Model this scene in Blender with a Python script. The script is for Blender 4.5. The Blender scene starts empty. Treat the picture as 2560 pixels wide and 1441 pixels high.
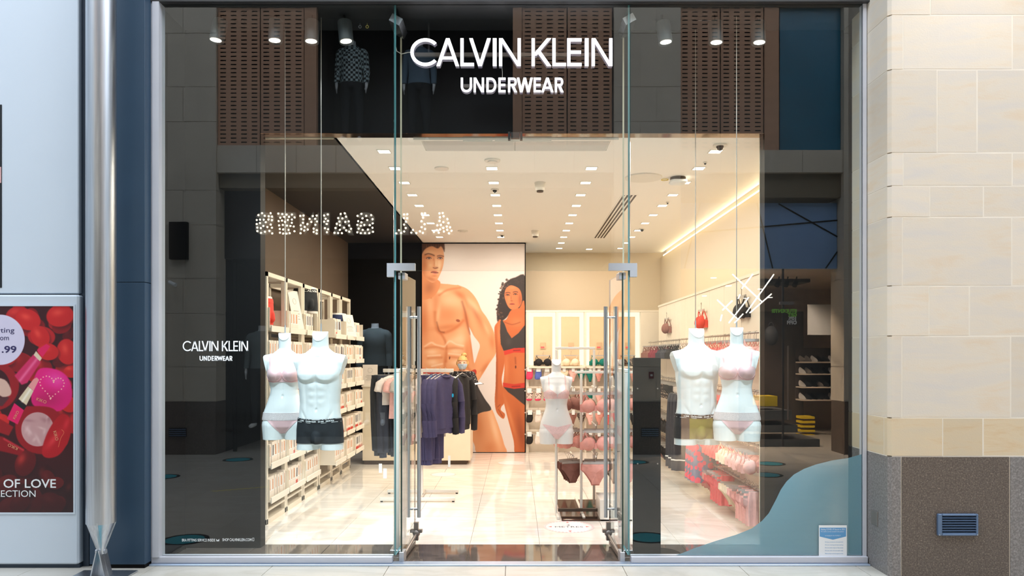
import bpy, bmesh, math, random
import numpy as np
from mathutils import Vector, Matrix
from mathutils.bvhtree import BVHTree
random.seed(7); rng = np.random.default_rng(7)
C = bpy.context.scene.collection
SC = bpy.context.scene
PI = math.pi
# ------------------------------------------------------------------ camera, light, exposure
F, HX, HY, EYE = 1850.0, 1290.0, 888.0, 1.6      # focal length, vanishing point, eye height (frame 2560 x 1441)
cam = bpy.data.cameras.new('camera'); camo = bpy.data.objects.new('camera', cam); C.objects.link(camo)
camo.location = (0, 0, EYE); camo.rotation_euler = (PI/2, 0, 0)
cam.sensor_fit = 'HORIZONTAL'; cam.sensor_width = 36; cam.lens = 36*F/2560
cam.shift_x = -(HX-1280)/2560; cam.shift_y = (HY-720.5)/2560
cam.clip_start = 0.05; cam.clip_end = 100
SC.camera = camo
vs = SC.view_settings
SC.display_settings.display_device = 'sRGB'
vs.view_transform = 'Standard'; vs.look = 'None'; vs.gamma = 1; vs.exposure = 0.0; vs.use_curve_mapping = False
cy = SC.cycles
cy.max_bounces = 9; cy.diffuse_bounces = 5; cy.glossy_bounces = 4; cy.transmission_bounces = 4; cy.transparent_max_bounces = 24
cy.caustics_reflective = False; cy.caustics_refractive = False
cy.use_denoising = True; cy.sample_clamp_indirect = 6; cy.use_light_tree = True
try: cy.denoiser = 'OPENIMAGEDENOISE'
except Exception: pass
def lin(c):
    return tuple(((v/255)/12.92 if v/255 <= .04045 else ((v/255+.055)/1.055)**2.4) for v in c[:3])
W = bpy.data.worlds.new('world'); SC.world = W; W.use_nodes = True
W.node_tree.nodes['Background'].inputs[0].default_value = (.72, .86, 1, 1)
W.node_tree.nodes['Background'].inputs[1].default_value = 0.7
def area(name, loc, sx, sy, power, col, rot=(0,0,0), spread=PI):
    l = bpy.data.lights.new(name, 'AREA'); l.shape = 'RECTANGLE'; l.size = sx; l.size_y = sy
    l.energy = power; l.color = col; l.spread = spread
    o = bpy.data.objects.new(name, l); C.objects.link(o); o.location = loc; o.rotation_euler = rot
    return o
def spot(name, loc, target, power, col, ang=60, blend=.6, r=.03):
    l = bpy.data.lights.new(name, 'SPOT'); l.energy = power; l.color = col; l.spot_size = math.radians(ang)
    l.spot_blend = blend; l.shadow_soft_size = r
    o = bpy.data.objects.new(name, l); C.objects.link(o); o.location = loc
    d = Vector(target)-Vector(loc); o.rotation_euler = d.to_track_quat('-Z', 'Y').to_euler()
    return o
spot('mall_spot_left', (-1.4, 1.7, 6.8), (-1.75, 5.95, 1.7), 2300, lin((226,241,255)), 19, .6, .08)          # spotlights on the mall roof aimed at the window
spot('mall_spot_right', (1.3, 1.7, 6.8), (1.62, 5.95, 1.7), 1500, lin((226,241,255)), 19, .6, .08)
WARM = lin((255, 241, 222)); DAY = lin((240, 246, 255))
area('skylight_lamp', (0, 2.6, 8.6), 18, 4.6, 1200, DAY)                     # glazed mall roof over the aisle
CEIL = EYE+1.84                                                            # shop ceiling height
for i, x in enumerate((-1.19, -.237, .742, 1.80)):                         # light of the four downlight rows
    area('downlight_lamp', (x, (8.9, 8.9, 9.5, 9.6)[i], CEIL-.03), .10, (5.2, 5.2, 6.4, 6.4)[i], (74, 75, 90, 20)[i], WARM)

# ------------------------------------------------------------------ helpers
def P(px, py, Z): return ((px-HX)*Z/F, Z, EYE+(HY-py)*Z/F)
def PX(px, Z): return (px-HX)*Z/F
def PZ(py, Z): return EYE+(HY-py)*Z/F
class MB:
    def __init__(s): s.v = []; s.f = []; s.m = []; s.s = []
    def add(s, vs, fs, mi=0, sm=False):
        n = len(s.v); s.v += [tuple(v) for v in vs]
        for f in fs: s.f.append(tuple(n+i for i in f)); s.m.append(mi); s.s.append(sm)
        return s
    def box(s, a, b, mi=0, bev=0.0):
        x0,x1 = sorted((a[0],b[0])); y0,y1 = sorted((a[1],b[1])); z0,z1 = sorted((a[2],b[2]))
        if bev and min(x1-x0,y1-y0,z1-z0) > 2.2*bev:
            e = bev; vs = []; 
            for z, ins in ((z0, e), (z0+e, 0), (z1-e, 0), (z1, e)):
                for (sx, sy) in ((0,0),(1,0),(1,1),(0,1)):
                    X = (x0, x1)[sx]; Y = (y0, y1)[sy]; dx = (1,-1)[sx]; dy = (1,-1)[sy]
                    pts = ((X+dx*(e+ins), Y+dy*ins), (X+dx*ins, Y+dy*(e+ins)))
                    if (sx, sy) in ((0,0),(1,1)): pts = (pts[1], pts[0])
                    vs += [(p[0], p[1], z) for p in pts]
            fs = [tuple(range(7,-1,-1)), tuple(range(24,32))]
            for r in range(3):
                for i in range(8): fs.append((r*8+i, r*8+(i+1)%8, r*8+8+(i+1)%8, r*8+8+i))
            return s.add(vs, fs, mi)
        v = [(x0,y0,z0),(x1,y0,z0),(x1,y1,z0),(x0,y1,z0),(x0,y0,z1),(x1,y0,z1),(x1,y1,z1),(x0,y1,z1)]
        return s.add(v, [(3,2,1,0),(4,5,6,7),(0,1,5,4),(1,2,6,5),(2,3,7,6),(3,0,4,7)], mi)
    def cbox(s, c, d, mi=0, bev=0):
        return s.box([c[i]-d[i]/2 for i in range(3)], [c[i]+d[i]/2 for i in range(3)], mi, bev)
    def prism(s, pts, y0, y1, mi=0):                      # outline in x,z pushed along y
        n = len(pts); vs = [(p[0], y0, p[1]) for p in pts]+[(p[0], y1, p[1]) for p in pts]
        fs = [tuple(range(n)), tuple(range(2*n-1, n-1, -1))]+[(i, n+i, n+(i+1)%n, (i+1)%n) for i in range(n)]
        return s.add(vs, fs, mi)
    def loft(s, rings, mi=0, closed=True, caps=True, sm=True):
        n = len(rings[0]); vs = [p for r in rings for p in r]; fs = []
        for r in range(len(rings)-1):
            for i in range(n if closed else n-1):
                j = (i+1) % n; fs.append((r*n+i, r*n+j, (r+1)*n+j, (r+1)*n+i))
        if caps and closed: fs += [tuple(range(n-1,-1,-1)), tuple((len(rings)-1)*n+i for i in range(n))]
        return s.add(vs, fs, mi, sm)
    def tube(s, pts, r, n=8, mi=0, caps=True):
        pts = [Vector(p) for p in pts]; rs = r if isinstance(r, (list, tuple)) else [r]*len(pts); rings = []
        up = Vector((0,0,1))
        d0 = (pts[1]-pts[0]).normalized()
        if abs(d0.z) > .9: up = Vector((0,1,0))
        for i, p in enumerate(pts):
            d = (pts[min(i+1, len(pts)-1)]-pts[max(i-1, 0)]).normalized()
            a = d.cross(up).normalized(); b = a.cross(d).normalized()
            rings.append([tuple(p+rs[i]*(math.cos(2*PI*k/n)*a+math.sin(2*PI*k/n)*b)) for k in range(n)])
        return s.loft(rings, mi, True, caps)
    def disc(s, c, r, n=24, mi=0, h=0.002, ry=None):
        ry = ry or r
        a = [(c[0]+r*math.cos(2*PI*k/n), c[1]+ry*math.sin(2*PI*k/n)) for k in range(n)]
        return s.add([(x,y,c[2]) for x,y in a]+[(x,y,c[2]+h) for x,y in a],
            [tuple(range(n-1,-1,-1)), tuple(range(n,2*n))]+[(k,(k+1)%n,n+(k+1)%n,n+k) for k in range(n)], mi)
    def ball(s, c, r, n=12, m=8, mi=0):
        r = r if isinstance(r, (tuple, list)) else (r, r, r)
        rings = [[(c[0]+r[0]*math.sin(PI*j/m)*math.cos(2*PI*k/n), c[1]+r[1]*math.sin(PI*j/m)*math.sin(2*PI*k/n), c[2]-r[2]*math.cos(PI*j/m)) for k in range(n)] for j in range(1, m)]
        return s.loft(rings, mi)
    def move(s, d, i0=0):
        s.v[i0:] = [(v[0]+d[0], v[1]+d[1], v[2]+d[2]) for v in s.v[i0:]]; return s
    def xf(s, M, i0=0):
        s.v[i0:] = [tuple(M @ Vector(v)) for v in s.v[i0:]]; return s
def mesh_of(mb, name, mats, sharp=40):
    me = bpy.data.meshes.new(name); me.from_pydata(mb.v, [], mb.f)
    for m in (mats if isinstance(mats, (list, tuple)) else [mats]): me.materials.append(m)
    me.polygons.foreach_set('material_index', mb.m); me.polygons.foreach_set('use_smooth', mb.s)
    if any(mb.s):
        try: me.set_sharp_from_angle(angle=math.radians(sharp))
        except Exception: pass
    me.update(); return me
def tag(o, label=None, cat=None, group=None, kind=None):
    if label: o['label'] = label
    if cat: o['category'] = cat
    if group: o['group'] = group
    if kind: o['kind'] = kind
    return o
def obj(name, mb, mats, parent=None, label=None, cat=None, group=None, kind=None, world=True, sharp=40):
    """one mesh object; under a parent, vertices given in world space are moved into the parent's frame"""
    if parent is not None and world:
        L = wloc(parent); mb.v = [(v[0]-L[0], v[1]-L[1], v[2]-L[2]) for v in mb.v]
    me = mb if isinstance(mb, bpy.types.Mesh) else mesh_of(mb, name, mats, sharp)
    o = bpy.data.objects.new(name, me); C.objects.link(o)
    if parent is not None: o.parent = parent
    return tag(o, label, cat, group, kind)
def wloc(o):
    v = Vector((0,0,0))
    while o is not None: v += o.location; o = o.parent
    return v
def link(name, me, parent=None, loc=(0,0,0), rot=(0,0,0), scale=None):
    o = bpy.data.objects.new(name, me); C.objects.link(o); o.parent = parent
    o.location = loc; o.rotation_euler = rot
    if scale: o.scale = scale
    return o
def thing(name, label, cat, loc=(0,0,0), rz=0, group=None, kind=None):
    o = bpy.data.objects.new(name, None); C.objects.link(o); o.location = loc; o.rotation_euler = (0,0,rz)
    o.empty_display_size = .1
    return tag(o, label, cat, group, kind)
def dup(root, loc, rz=None, label=None, group=None, recolour=None, scale=None):
    r = root.copy(); C.objects.link(r); r.location = loc
    if rz is not None: r.rotation_euler = (0,0,rz)
    if scale: r.scale = scale
    if label: r['label'] = label
    if group: r['group'] = group
    def fix(o):
        if recolour and o.name.split('.')[0] in recolour[0]:
            o.material_slots[0].link = 'OBJECT'; o.material_slots[0].material = recolour[1]
    if r.type == 'MESH': fix(r)
    for ch in list(root.children):
        c = ch.copy(); C.objects.link(c); c.parent = r; fix(c)
        for g in ch.children:
            d = g.copy(); C.objects.link(d); d.parent = c; fix(d)
    return r
# ------------------------------------------------------------------ materials
def nodes(m): return m.node_tree.nodes, m.node_tree.links
def mat(name, rgb, rough=.5, metal=0, var=.06, scale=8, bump=0, bscale=60, coat=0, spec=.5, emit=None, es=1, stretch=None, sheen=0, alpha=None):
    m = bpy.data.materials.new(name); m.use_nodes = True; n, l = nodes(m); b = n['Principled BSDF']
    c = lin(rgb); b.inputs['Base Color'].default_value = (*c, 1)
    b.inputs['Roughness'].default_value = rough; b.inputs['Metallic'].default_value = metal
    b.inputs['Specular IOR Level'].default_value = spec
    if coat: b.inputs['Coat Weight'].default_value = coat
    if sheen: b.inputs['Sheen Weight'].default_value = sheen
    if alpha is not None: b.inputs['Alpha'].default_value = alpha
    tc = n.new('ShaderNodeTexCoord'); mp = n.new('ShaderNodeMapping'); l.new(tc.outputs['Object'], mp.inputs[0])
    if stretch: mp.inputs['Scale'].default_value = stretch
    if var:
        t = n.new('ShaderNodeTexNoise'); t.inputs['Scale'].default_value = scale; t.inputs['Detail'].default_value = 4
        l.new(mp.outputs[0], t.inputs['Vector'])
        r = n.new('ShaderNodeValToRGB'); r.color_ramp.elements[0].position = .3; r.color_ramp.elements[1].position = .7
        r.color_ramp.elements[0].color = (*[v*(1-var) for v in c], 1); r.color_ramp.elements[1].color = (*[min(1, v*(1+var)) for v in c], 1)
        l.new(t.outputs[0], r.inputs[0]); l.new(r.outputs[0], b.inputs['Base Color'])
    if bump:
        t2 = n.new('ShaderNodeTexNoise'); t2.inputs['Scale'].default_value = bscale; t2.inputs['Detail'].default_value = 3
        l.new(mp.outputs[0], t2.inputs['Vector']); bp = n.new('ShaderNodeBump'); bp.inputs['Strength'].default_value = bump
        bp.inputs['Distance'].default_value = .004
        l.new(t2.outputs[0], bp.inputs['Height']); l.new(bp.outputs[0], b.inputs['Normal'])
    if emit:
        b.inputs['Emission Color'].default_value = (*lin(emit), 1); b.inputs['Emission Strength'].default_value = es
    return m
def glow(name, rgb, s, sample=False):
    m = bpy.data.materials.new(name); m.use_nodes = True; n, l = nodes(m); n.remove(n['Principled BSDF'])
    e = n.new('ShaderNodeEmission'); e.inputs[0].default_value = (*lin(rgb), 1); e.inputs[1].default_value = s
    l.new(e.outputs[0], n['Material Output'].inputs[0])
    if not sample: m.cycles.emission_sampling = 'NONE'
    return m
def glassmat(name, tint, f0, plain=False):
    m = bpy.data.materials.new(name); m.use_nodes = True; n, l = nodes(m); n.remove(n['Principled BSDF'])
    t = n.new('ShaderNodeBsdfTransparent'); t.inputs[0].default_value = (*tint, 1)
    if plain: l.new(t.outputs[0], n['Material Output'].inputs[0]); return m
    g = n.new('ShaderNodeBsdfGlossy'); g.inputs['Roughness'].default_value = 0; g.inputs[0].default_value = (1,1,1,1)
    lw = n.new('ShaderNodeLayerWeight'); lw.inputs[0].default_value = .5
    p = n.new('ShaderNodeMath'); p.operation = 'POWER'; p.inputs[1].default_value = 5; l.new(lw.outputs['Facing'], p.inputs[0])
    q = n.new('ShaderNodeMath'); q.operation = 'MULTIPLY_ADD'; q.inputs[1].default_value = 1-f0; q.inputs[2].default_value = f0
    l.new(p.outputs[0], q.inputs[0]); mx = n.new('ShaderNodeMixShader')
    l.new(q.outputs[0], mx.inputs[0]); l.new(t.outputs[0], mx.inputs[1]); l.new(g.outputs[0], mx.inputs[2])
    l.new(mx.outputs[0], n['Material Output'].inputs[0]); return m
def marble(name, base, vein, rough=.06, s=1.3, spec=.5, amt=.5):
    m = mat(name, base, rough, var=0, spec=spec); n, l = nodes(m); b = n['Principled BSDF']
    g = n.new('ShaderNodeNewGeometry'); mp = n.new('ShaderNodeMapping'); mp.inputs['Scale'].default_value = (s*.6, s*1.7, s)
    mp.inputs['Rotation'].default_value = (0, 0, .35)
    l.new(g.outputs['Position'], mp.inputs[0]); t = n.new('ShaderNodeTexNoise'); t.inputs['Scale'].default_value = 1.6
    t.inputs['Detail'].default_value = 8; t.inputs['Distortion'].default_value = 1.6; l.new(mp.outputs[0], t.inputs['Vector'])
    r = n.new('ShaderNodeValToRGB'); e = r.color_ramp.elements; cb = lin(base); cv = lin(vein)
    e[0].position = .40; e[0].color = (*cb, 1); e[1].position = .60; e[1].color = (*cb, 1)
    k = r.color_ramp.elements.new(.5); k.color = (*[cb[i]*(1-amt)+cv[i]*amt for i in range(3)], 1)
    l.new(t.outputs[0], r.inputs[0]); l.new(r.outputs[0], b.inputs['Base Color']); return m
def stone(name, base, dark, orange, seedv=0):
    m = mat(name, base, .75, var=0, bump=.15, bscale=90); n, l = nodes(m); b = n['Principled BSDF']
    g = n.new('ShaderNodeNewGeometry'); oi = n.new('ShaderNodeObjectInfo'); mp = n.new('ShaderNodeMapping')
    mp.inputs['Scale'].default_value = (1.1, 1.1, 5.5); l.new(g.outputs['Position'], mp.inputs[0])
    ml = n.new('ShaderNodeMath'); ml.operation = 'MULTIPLY'; ml.inputs[1].default_value = 19; l.new(oi.outputs['Random'], ml.inputs[0])
    cx = n.new('ShaderNodeCombineXYZ'); l.new(ml.outputs[0], cx.inputs[0]); l.new(ml.outputs[0], cx.inputs[2]); l.new(cx.outputs[0], mp.inputs['Location'])
    t = n.new('ShaderNodeTexNoise'); t.inputs['Scale'].default_value = 1.5; t.inputs['Detail'].default_value = 9
    t.inputs['Roughness'].default_value = .62; t.inputs['Distortion'].default_value = .5; l.new(mp.outputs[0], t.inputs['Vector'])
    r = n.new('ShaderNodeValToRGB'); e = r.color_ramp.elements; e[0].position = .33; e[0].color = (*lin(orange), 1)
    e[1].position = .70; e[1].color = (*lin(dark), 1); k = e.new(.46); k.color = (*lin(base), 1)
    l.new(t.outputs[0], r.inputs[0])
    hs = n.new('ShaderNodeHueSaturation'); l.new(r.outputs[0], hs.inputs['Color'])
    mr = n.new('ShaderNodeMapRange'); mr.inputs[3].default_value = .93; mr.inputs[4].default_value = 1.04
    l.new(oi.outputs['Random'], mr.inputs[0]); l.new(mr.outputs[0], hs.inputs['Value'])
    l.new(hs.outputs[0], b.inputs['Base Color']); return m
def granite(name, a, b_, c_, s=55):
    m = mat(name, a, .38, var=0, spec=.4); n, l = nodes(m); b = n['Principled BSDF']
    g = n.new('ShaderNodeNewGeometry'); t = n.new('ShaderNodeTexNoise'); t.inputs['Scale'].default_value = s*1.7
    t.inputs['Detail'].default_value = 5; t.inputs['Roughness'].default_value = .8; t.inputs['Distortion'].default_value = .25
    l.new(g.outputs['Position'], t.inputs['Vector']); r = n.new('ShaderNodeValToRGB'); e = r.color_ramp.elements
    e[0].position = .42; e[0].color = (*lin(a), 1); e[1].position = .72; e[1].color = (*lin(c_), 1); k = e.new(.56); k.color = (*lin(b_), 1)
    l.new(t.outputs[0], r.inputs[0]); l.new(r.outputs[0], b.inputs['Base Color']); return m
M = {}
M['glass'] = glassmat('storefront_glass', (.93,.97,.95), .085); M['clear'] = glassmat('glass_rear_face', (.99,1,1), 0.0, True)
M['glass_edge'] = mat('green_glass_edge', (96,150,150), .15, var=.03, spec=.8)
M['fin_edge'] = mat('fin_glass_edge', (96,150,156), .12, var=.03, spec=.8)
M['steel'] = mat('brushed_steel', (196,200,206), .34, 1, var=.12, scale=3, stretch=(22, 22, .6))
M['chrome'] = mat('satin_chrome', (186,190,196), .3, .45, var=.02)
M['alu'] = mat('anodised_aluminium', (208,211,220), .45, .1, var=.03, scale=4)
M['bluealu'] = mat('threshold_metal', (190,208,232), .3, .7, var=.03)
M['white_panel'] = mat('white_composite_panel', (206,218,230), .35, var=.015, scale=1)
M['navy'] = mat('navy_painted_metal', (48,72,94), .45, var=.05, scale=3)
M['navydark'] = mat('dark_shadow_gap_metal', (44,58,74), .5, var=.04)
M['stone'] = stone('cream_limestone', (216,206,190), (208,202,194), (216,200,178))
M['stonelow'] = stone('ochre_limestone', (212,194,164), (206,192,168), (206,178,140))
M['mortar'] = mat('pale_mortar', (226,218,204), .85, var=.04)
M['granite'] = granite('brown_granite', (84,74,67), (108,98,90), (168,152,136))
M['black'] = mat('black_painted_board', (12,11,12), .6, var=.1, scale=2, spec=.15)
M['blackwall'] = mat('charcoal_wall_paint', (104,90,78), .7, var=.05, scale=1.5, spec=.2)
M['header'] = mat('dark_grey_header', (50,50,52), .45, var=.05)
M['marble'] = marble('cream_marble_tile', (238,232,226), (196,184,172), .05, .8, .5, .35)
M['darkstone'] = marble('dark_polished_strip', (84,76,70), (112,100,92), .05, spec=.75)
M['grout'] = mat('grout', (150,138,124), .8, var=.05)
M['aisle'] = marble('aisle_stone_tile', (204,201,192), (186,180,168), .22, 1.0)
M['ceiling'] = mat('warm_white_ceiling_paint', (250,245,238), .7, var=.01, scale=1)
M['wallcream'] = mat('cream_wall_paint', (232,216,190), .65, var=.015, scale=1)
M['blackceil'] = mat('black_ceiling_paint', (40,36,34), .6, var=.05)
M['whitemetal'] = mat('white_powder_coat', (234,228,218), .35, var=.02)
M['fixture'] = mat('cream_shelving_metal', (232,222,206), .38, var=.02)
M['counter'] = mat('cream_counter_laminate', (234,222,200), .35, var=.02)
M['mannequin'] = mat('white_mannequin_lacquer', (232,238,240), .35, var=.0, spec=.5)
M['mannequinw'] = mat('warm_white_mannequin', (232,228,224), .3, var=.0)
M['lamp'] = glow('downlight_glow', (255,246,228), 7)
M['backlit'] = glow('backlit_panel_edge', (255,240,210), 1.35)
M['cove'] = glow('cove_led_glow', (255,236,200), 6)
M['sign'] = glow('sign_letter_glow', (255,248,255), 3.2)
M['signside'] = mat('sign_letter_return', (150,145,158), .4, var=.02, emit=(230,215,240), es=.12)
M['rail'] = mat('grey_sign_rail', (150,142,136), .4, .6, var=.03)
M['vinyl'] = mat('white_vinyl_print', (236,240,242), .5, var=0)
M['ink'] = mat('dark_print_ink', (30,34,60), .5, var=0)
M['red'] = mat('coral_red_cloth', (222,62,48), .75, var=.06, bump=.1)
M['granite2'] = granite('grey_granite', (112,108,106), (138,134,132), (170,164,160), 40)
M['ventblue'] = mat('blue_grey_vent_metal', (98,120,150), .4, .35, var=.03)
M['acrylic'] = glassmat('clear_acrylic', (.97,.97,.97), .05)
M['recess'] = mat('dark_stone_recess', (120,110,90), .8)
M['timber'] = mat('brown_perforated_timber', (192,150,120), .6, var=.08, scale=3, stretch=(1,1,6))
M['bluepanel'] = mat('deep_blue_panel', (40,110,140), .3, var=.1, scale=2)
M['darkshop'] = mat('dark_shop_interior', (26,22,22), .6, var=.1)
M['fascia'] = mat('black_timber_fascia', (34,30,30), .5, var=.15, scale=2)
M['zinc'] = mat('dull_zinc', (150,148,142), .5, .2, var=.1)
M['bulb'] = glow('opal_bulb_glow', (255,244,222), 16)
M['bluefascia'] = mat('blue_facet_fascia', (128,166,214), .5, var=.1, scale=1)
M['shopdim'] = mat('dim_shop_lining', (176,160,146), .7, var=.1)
M['rodglow'] = glow('chandelier_rod_glow', (255,250,240), 14)
M['counter2'] = mat('grey_display_laminate', (84,88,92), .5)
M['yellow'] = mat('yellow_card', (226,200,30), .6, var=.03)
M['teal'] = mat('teal_vinyl', (40,160,176), .5, var=.04)
M['goldtag'] = mat('pale_yellow_tag', (230,214,120), .5)
M['acgrey'] = mat('pale_grey_grille', (206,204,200), .5, var=.02)
M['slotbrown'] = mat('dark_brown_slot', (74,58,46), .6, var=.03)
M['blonde'] = mat('blonde_hair', (206,160,100), .6, var=.25, scale=60)
def dotsmat():
    m = mat('dotted_black_cloth', (24,22,26), .8, var=0); n, l = nodes(m); tc = n.new('ShaderNodeTexCoord'); v = n.new('ShaderNodeTexVoronoi'); v.inputs['Scale'].default_value = 45
    r = n.new('ShaderNodeValToRGB'); r.color_ramp.interpolation = 'CONSTANT'; r.color_ramp.elements[0].color = (.8,.75,.72,1); r.color_ramp.elements[1].position = .22; r.color_ramp.elements[1].color = (.01,.009,.012,1)
    l.new(tc.outputs['Object'], v.inputs['Vector']); l.new(v.outputs['Distance'], r.inputs[0]); l.new(r.outputs[0], n['Principled BSDF'].inputs['Base Color']); return m
M['dots'] = dotsmat()
M['mirrorbrown'] = mat('dark_mirror_brown', (84,62,52), .06, .6, var=.03)
M['niche'] = mat('beige_niche_panel', (222,196,160), .6, var=.02)
M['tanc'] = mat('tan_ticket', (206,176,140), .6, var=0)
M['panelblack'] = mat('matt_black_panel', (14,15,16), .7, var=0, spec=.1)
M['stonefar'] = mat('opposite_limestone', (202,194,178), .8, var=.05, scale=2)
M['fin_far'] = mat('fin_edge_painted_refraction', (206,196,172), .2, var=.03)  # beige refraction along the fin's far edge, put into its colour
M['shoeback'] = mat('dark_shoe_wall', (70,62,58), .7, var=.1)
M['carbon'] = mat('dark_baffle', (40,40,44), .6)
# ------------------------------------------------------------------ writing
def stroke(p, q, t):
    d = Vector((q[0]-p[0], q[1]-p[1])); n = Vector((-d.y, d.x)).normalized()*t/2
    return [(p[0]-n.x, p[1]-n.y), (q[0]-n.x, q[1]-n.y), (q[0]+n.x, q[1]+n.y), (p[0]+n.x, p[1]+n.y)]
def arcs(cx, cz, rx, rz, a0, a1, t, n=22):
    out = []
    for k in range(n):
        a, b = [math.radians(a0+(a1-a0)*j/n) for j in (k, k+1)]
        o = lambda an, e: (cx+(rx-e)*math.cos(an), cz+(rz-e)*math.sin(an))
        out.append([o(a, 0), o(b, 0), o(b, t), o(a, t)])
    return out
def glyph(ch, w, h, t):
    """polygons of a geometric capital in a w x h box"""
    R = lambda x0, z0, x1, z1: [(x0,z0),(x1,z0),(x1,z1),(x0,z1)]
    sl = lambda x0, z0, x1, z1, s: [(x0-s/2,z0),(x0+s/2,z0),(x1+s/2,z1),(x1-s/2,z1)]   # slanted bar with flat ends
    s = t*1.12
    if ch == 'I': return [R(0,0,w,h)]
    if ch == 'L': return [R(0,0,t,h), R(t,0,w,t)]
    if ch == 'E': return [R(0,0,t,h), R(t,0,w,t), R(t,h-t,w,h), R(t,h/2-t/2,w*.96,h/2+t/2)]
    if ch == 'F': return [R(0,0,t,h), R(t,h-t,w,h), R(t,h/2-t/2,w*.9,h/2+t/2)]
    if ch == 'T': return [R(w/2-t/2,0,w/2+t/2,h-t), R(0,h-t,w,h)]
    if ch == 'A': return [sl(s/2,0,w/2,h,s), sl(w-s/2,0,w/2,h,s), R(w*.24,h*.24,w*.76,h*.24+t*.9)]
    if ch == 'V': return [sl(w/2,0,s/2,h,s), sl(w/2,0,w-s/2,h,s)]
    if ch == 'W': return [sl(w*.28,0,s/2,h,s), sl(w*.28,0,w*.5,h,s), sl(w*.72,0,w*.5,h,s), sl(w*.72,0,w-s/2,h,s)]
    if ch == 'N': return [R(0,0,t,h), R(w-t,0,w,h), sl(w-t/2-.1*t,0,t/2+.1*t,h,s)]
    if ch == 'K': return [R(0,0,t,h), sl(t*.9,h*.38,w-s*.6,h,s*1.2), sl(w-s*.6,0,t*1.5+w*.08,h*.56,s*1.2)]
    if ch == 'C': return arcs(w*.5,h/2,w*.56,h/2,42,318,t,26)
    if ch == 'U': return [R(0,w/2,t,h), R(w-t,w/2,w,h)]+arcs(w/2,w/2,w/2,w/2,180,360,t,14)
    if ch == 'D': return [R(0,0,t,h), R(t,0,w*.45,t), R(t,h-t,w*.45,h)]+arcs(w*.45,h/2,w*.55,h/2,-90,90,t,16)
    if ch == 'R': return [R(0,0,t,h), R(t,h-t,w*.6,h), R(t,h*.42,w*.6,h*.42+t)]+arcs(w*.6,h*.71,w*.36,h*.29,-90,90,t,12)+[sl(w-s*.55,0,w*.5,h*.46,s*1.1)]
    if ch == 'S':
        r = (h+t)/4; return arcs(w/2,h-r,w/2,r,20,270,t,16)+arcs(w/2,r,w/2,r,-160,90,t,16)
    return []
LINE1 = (('C',1030,1097),('A',1091,1148),('L',1151,1185),('V',1173,1227),('I',1232,1241.5),('N',1247.5,1302),('K',1329,1378),('L',1381,1415),('E',1418,1454),('I',1462,1471.5),('N',1479,1531))
LINE2 = (('U',1152,1180),('N',1184,1210),('D',1216,1241),('E',1246,1264),('R',1270,1293),('W',1292,1332),('E',1334,1352),('A',1353,1384),('R',1387,1409))
def sign_mesh(text_mb, ch, x0, x1, z0, z1, y0, y1, t, mi=0):
    for poly in glyph(ch, x1-x0, z1-z0, t): text_mb.prism([(p[0]+x0, p[1]+z0) for p in poly], y0, y1, mi)
def text_mb(body, size, loc, rot=None, extrude=.0004, align='CENTER', bold=0.0, sx=1.0):
    c = bpy.data.curves.new('t', 'FONT'); c.body = body; c.size = size; c.extrude = extrude; c.align_x = align; c.resolution_u = 3
    c.offset = bold
    o = bpy.data.objects.new('t', c); C.objects.link(o)
    dg = bpy.context.evaluated_depsgraph_get(); dg.update(); me = bpy.data.meshes.new_from_object(o.evaluated_get(dg))
    mtx = Matrix.Translation(loc) @ (rot if rot is not None else Matrix.Rotation(PI/2, 4, 'X')) @ Matrix.Diagonal((sx,1,1,1))
    mb = MB(); mb.add([mtx @ v.co for v in me.vertices], [tuple(p.vertices) for p in me.polygons])
    bpy.data.objects.remove(o); bpy.data.curves.remove(c); bpy.data.meshes.remove(me)
    return mb
def merge(*ms):
    r = MB()
    for m in ms:
        n = len(r.v); r.v += m.v; r.f += [tuple(i+n for i in f) for f in m.f]; r.m += m.m; r.s += m.s
    return r
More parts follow.
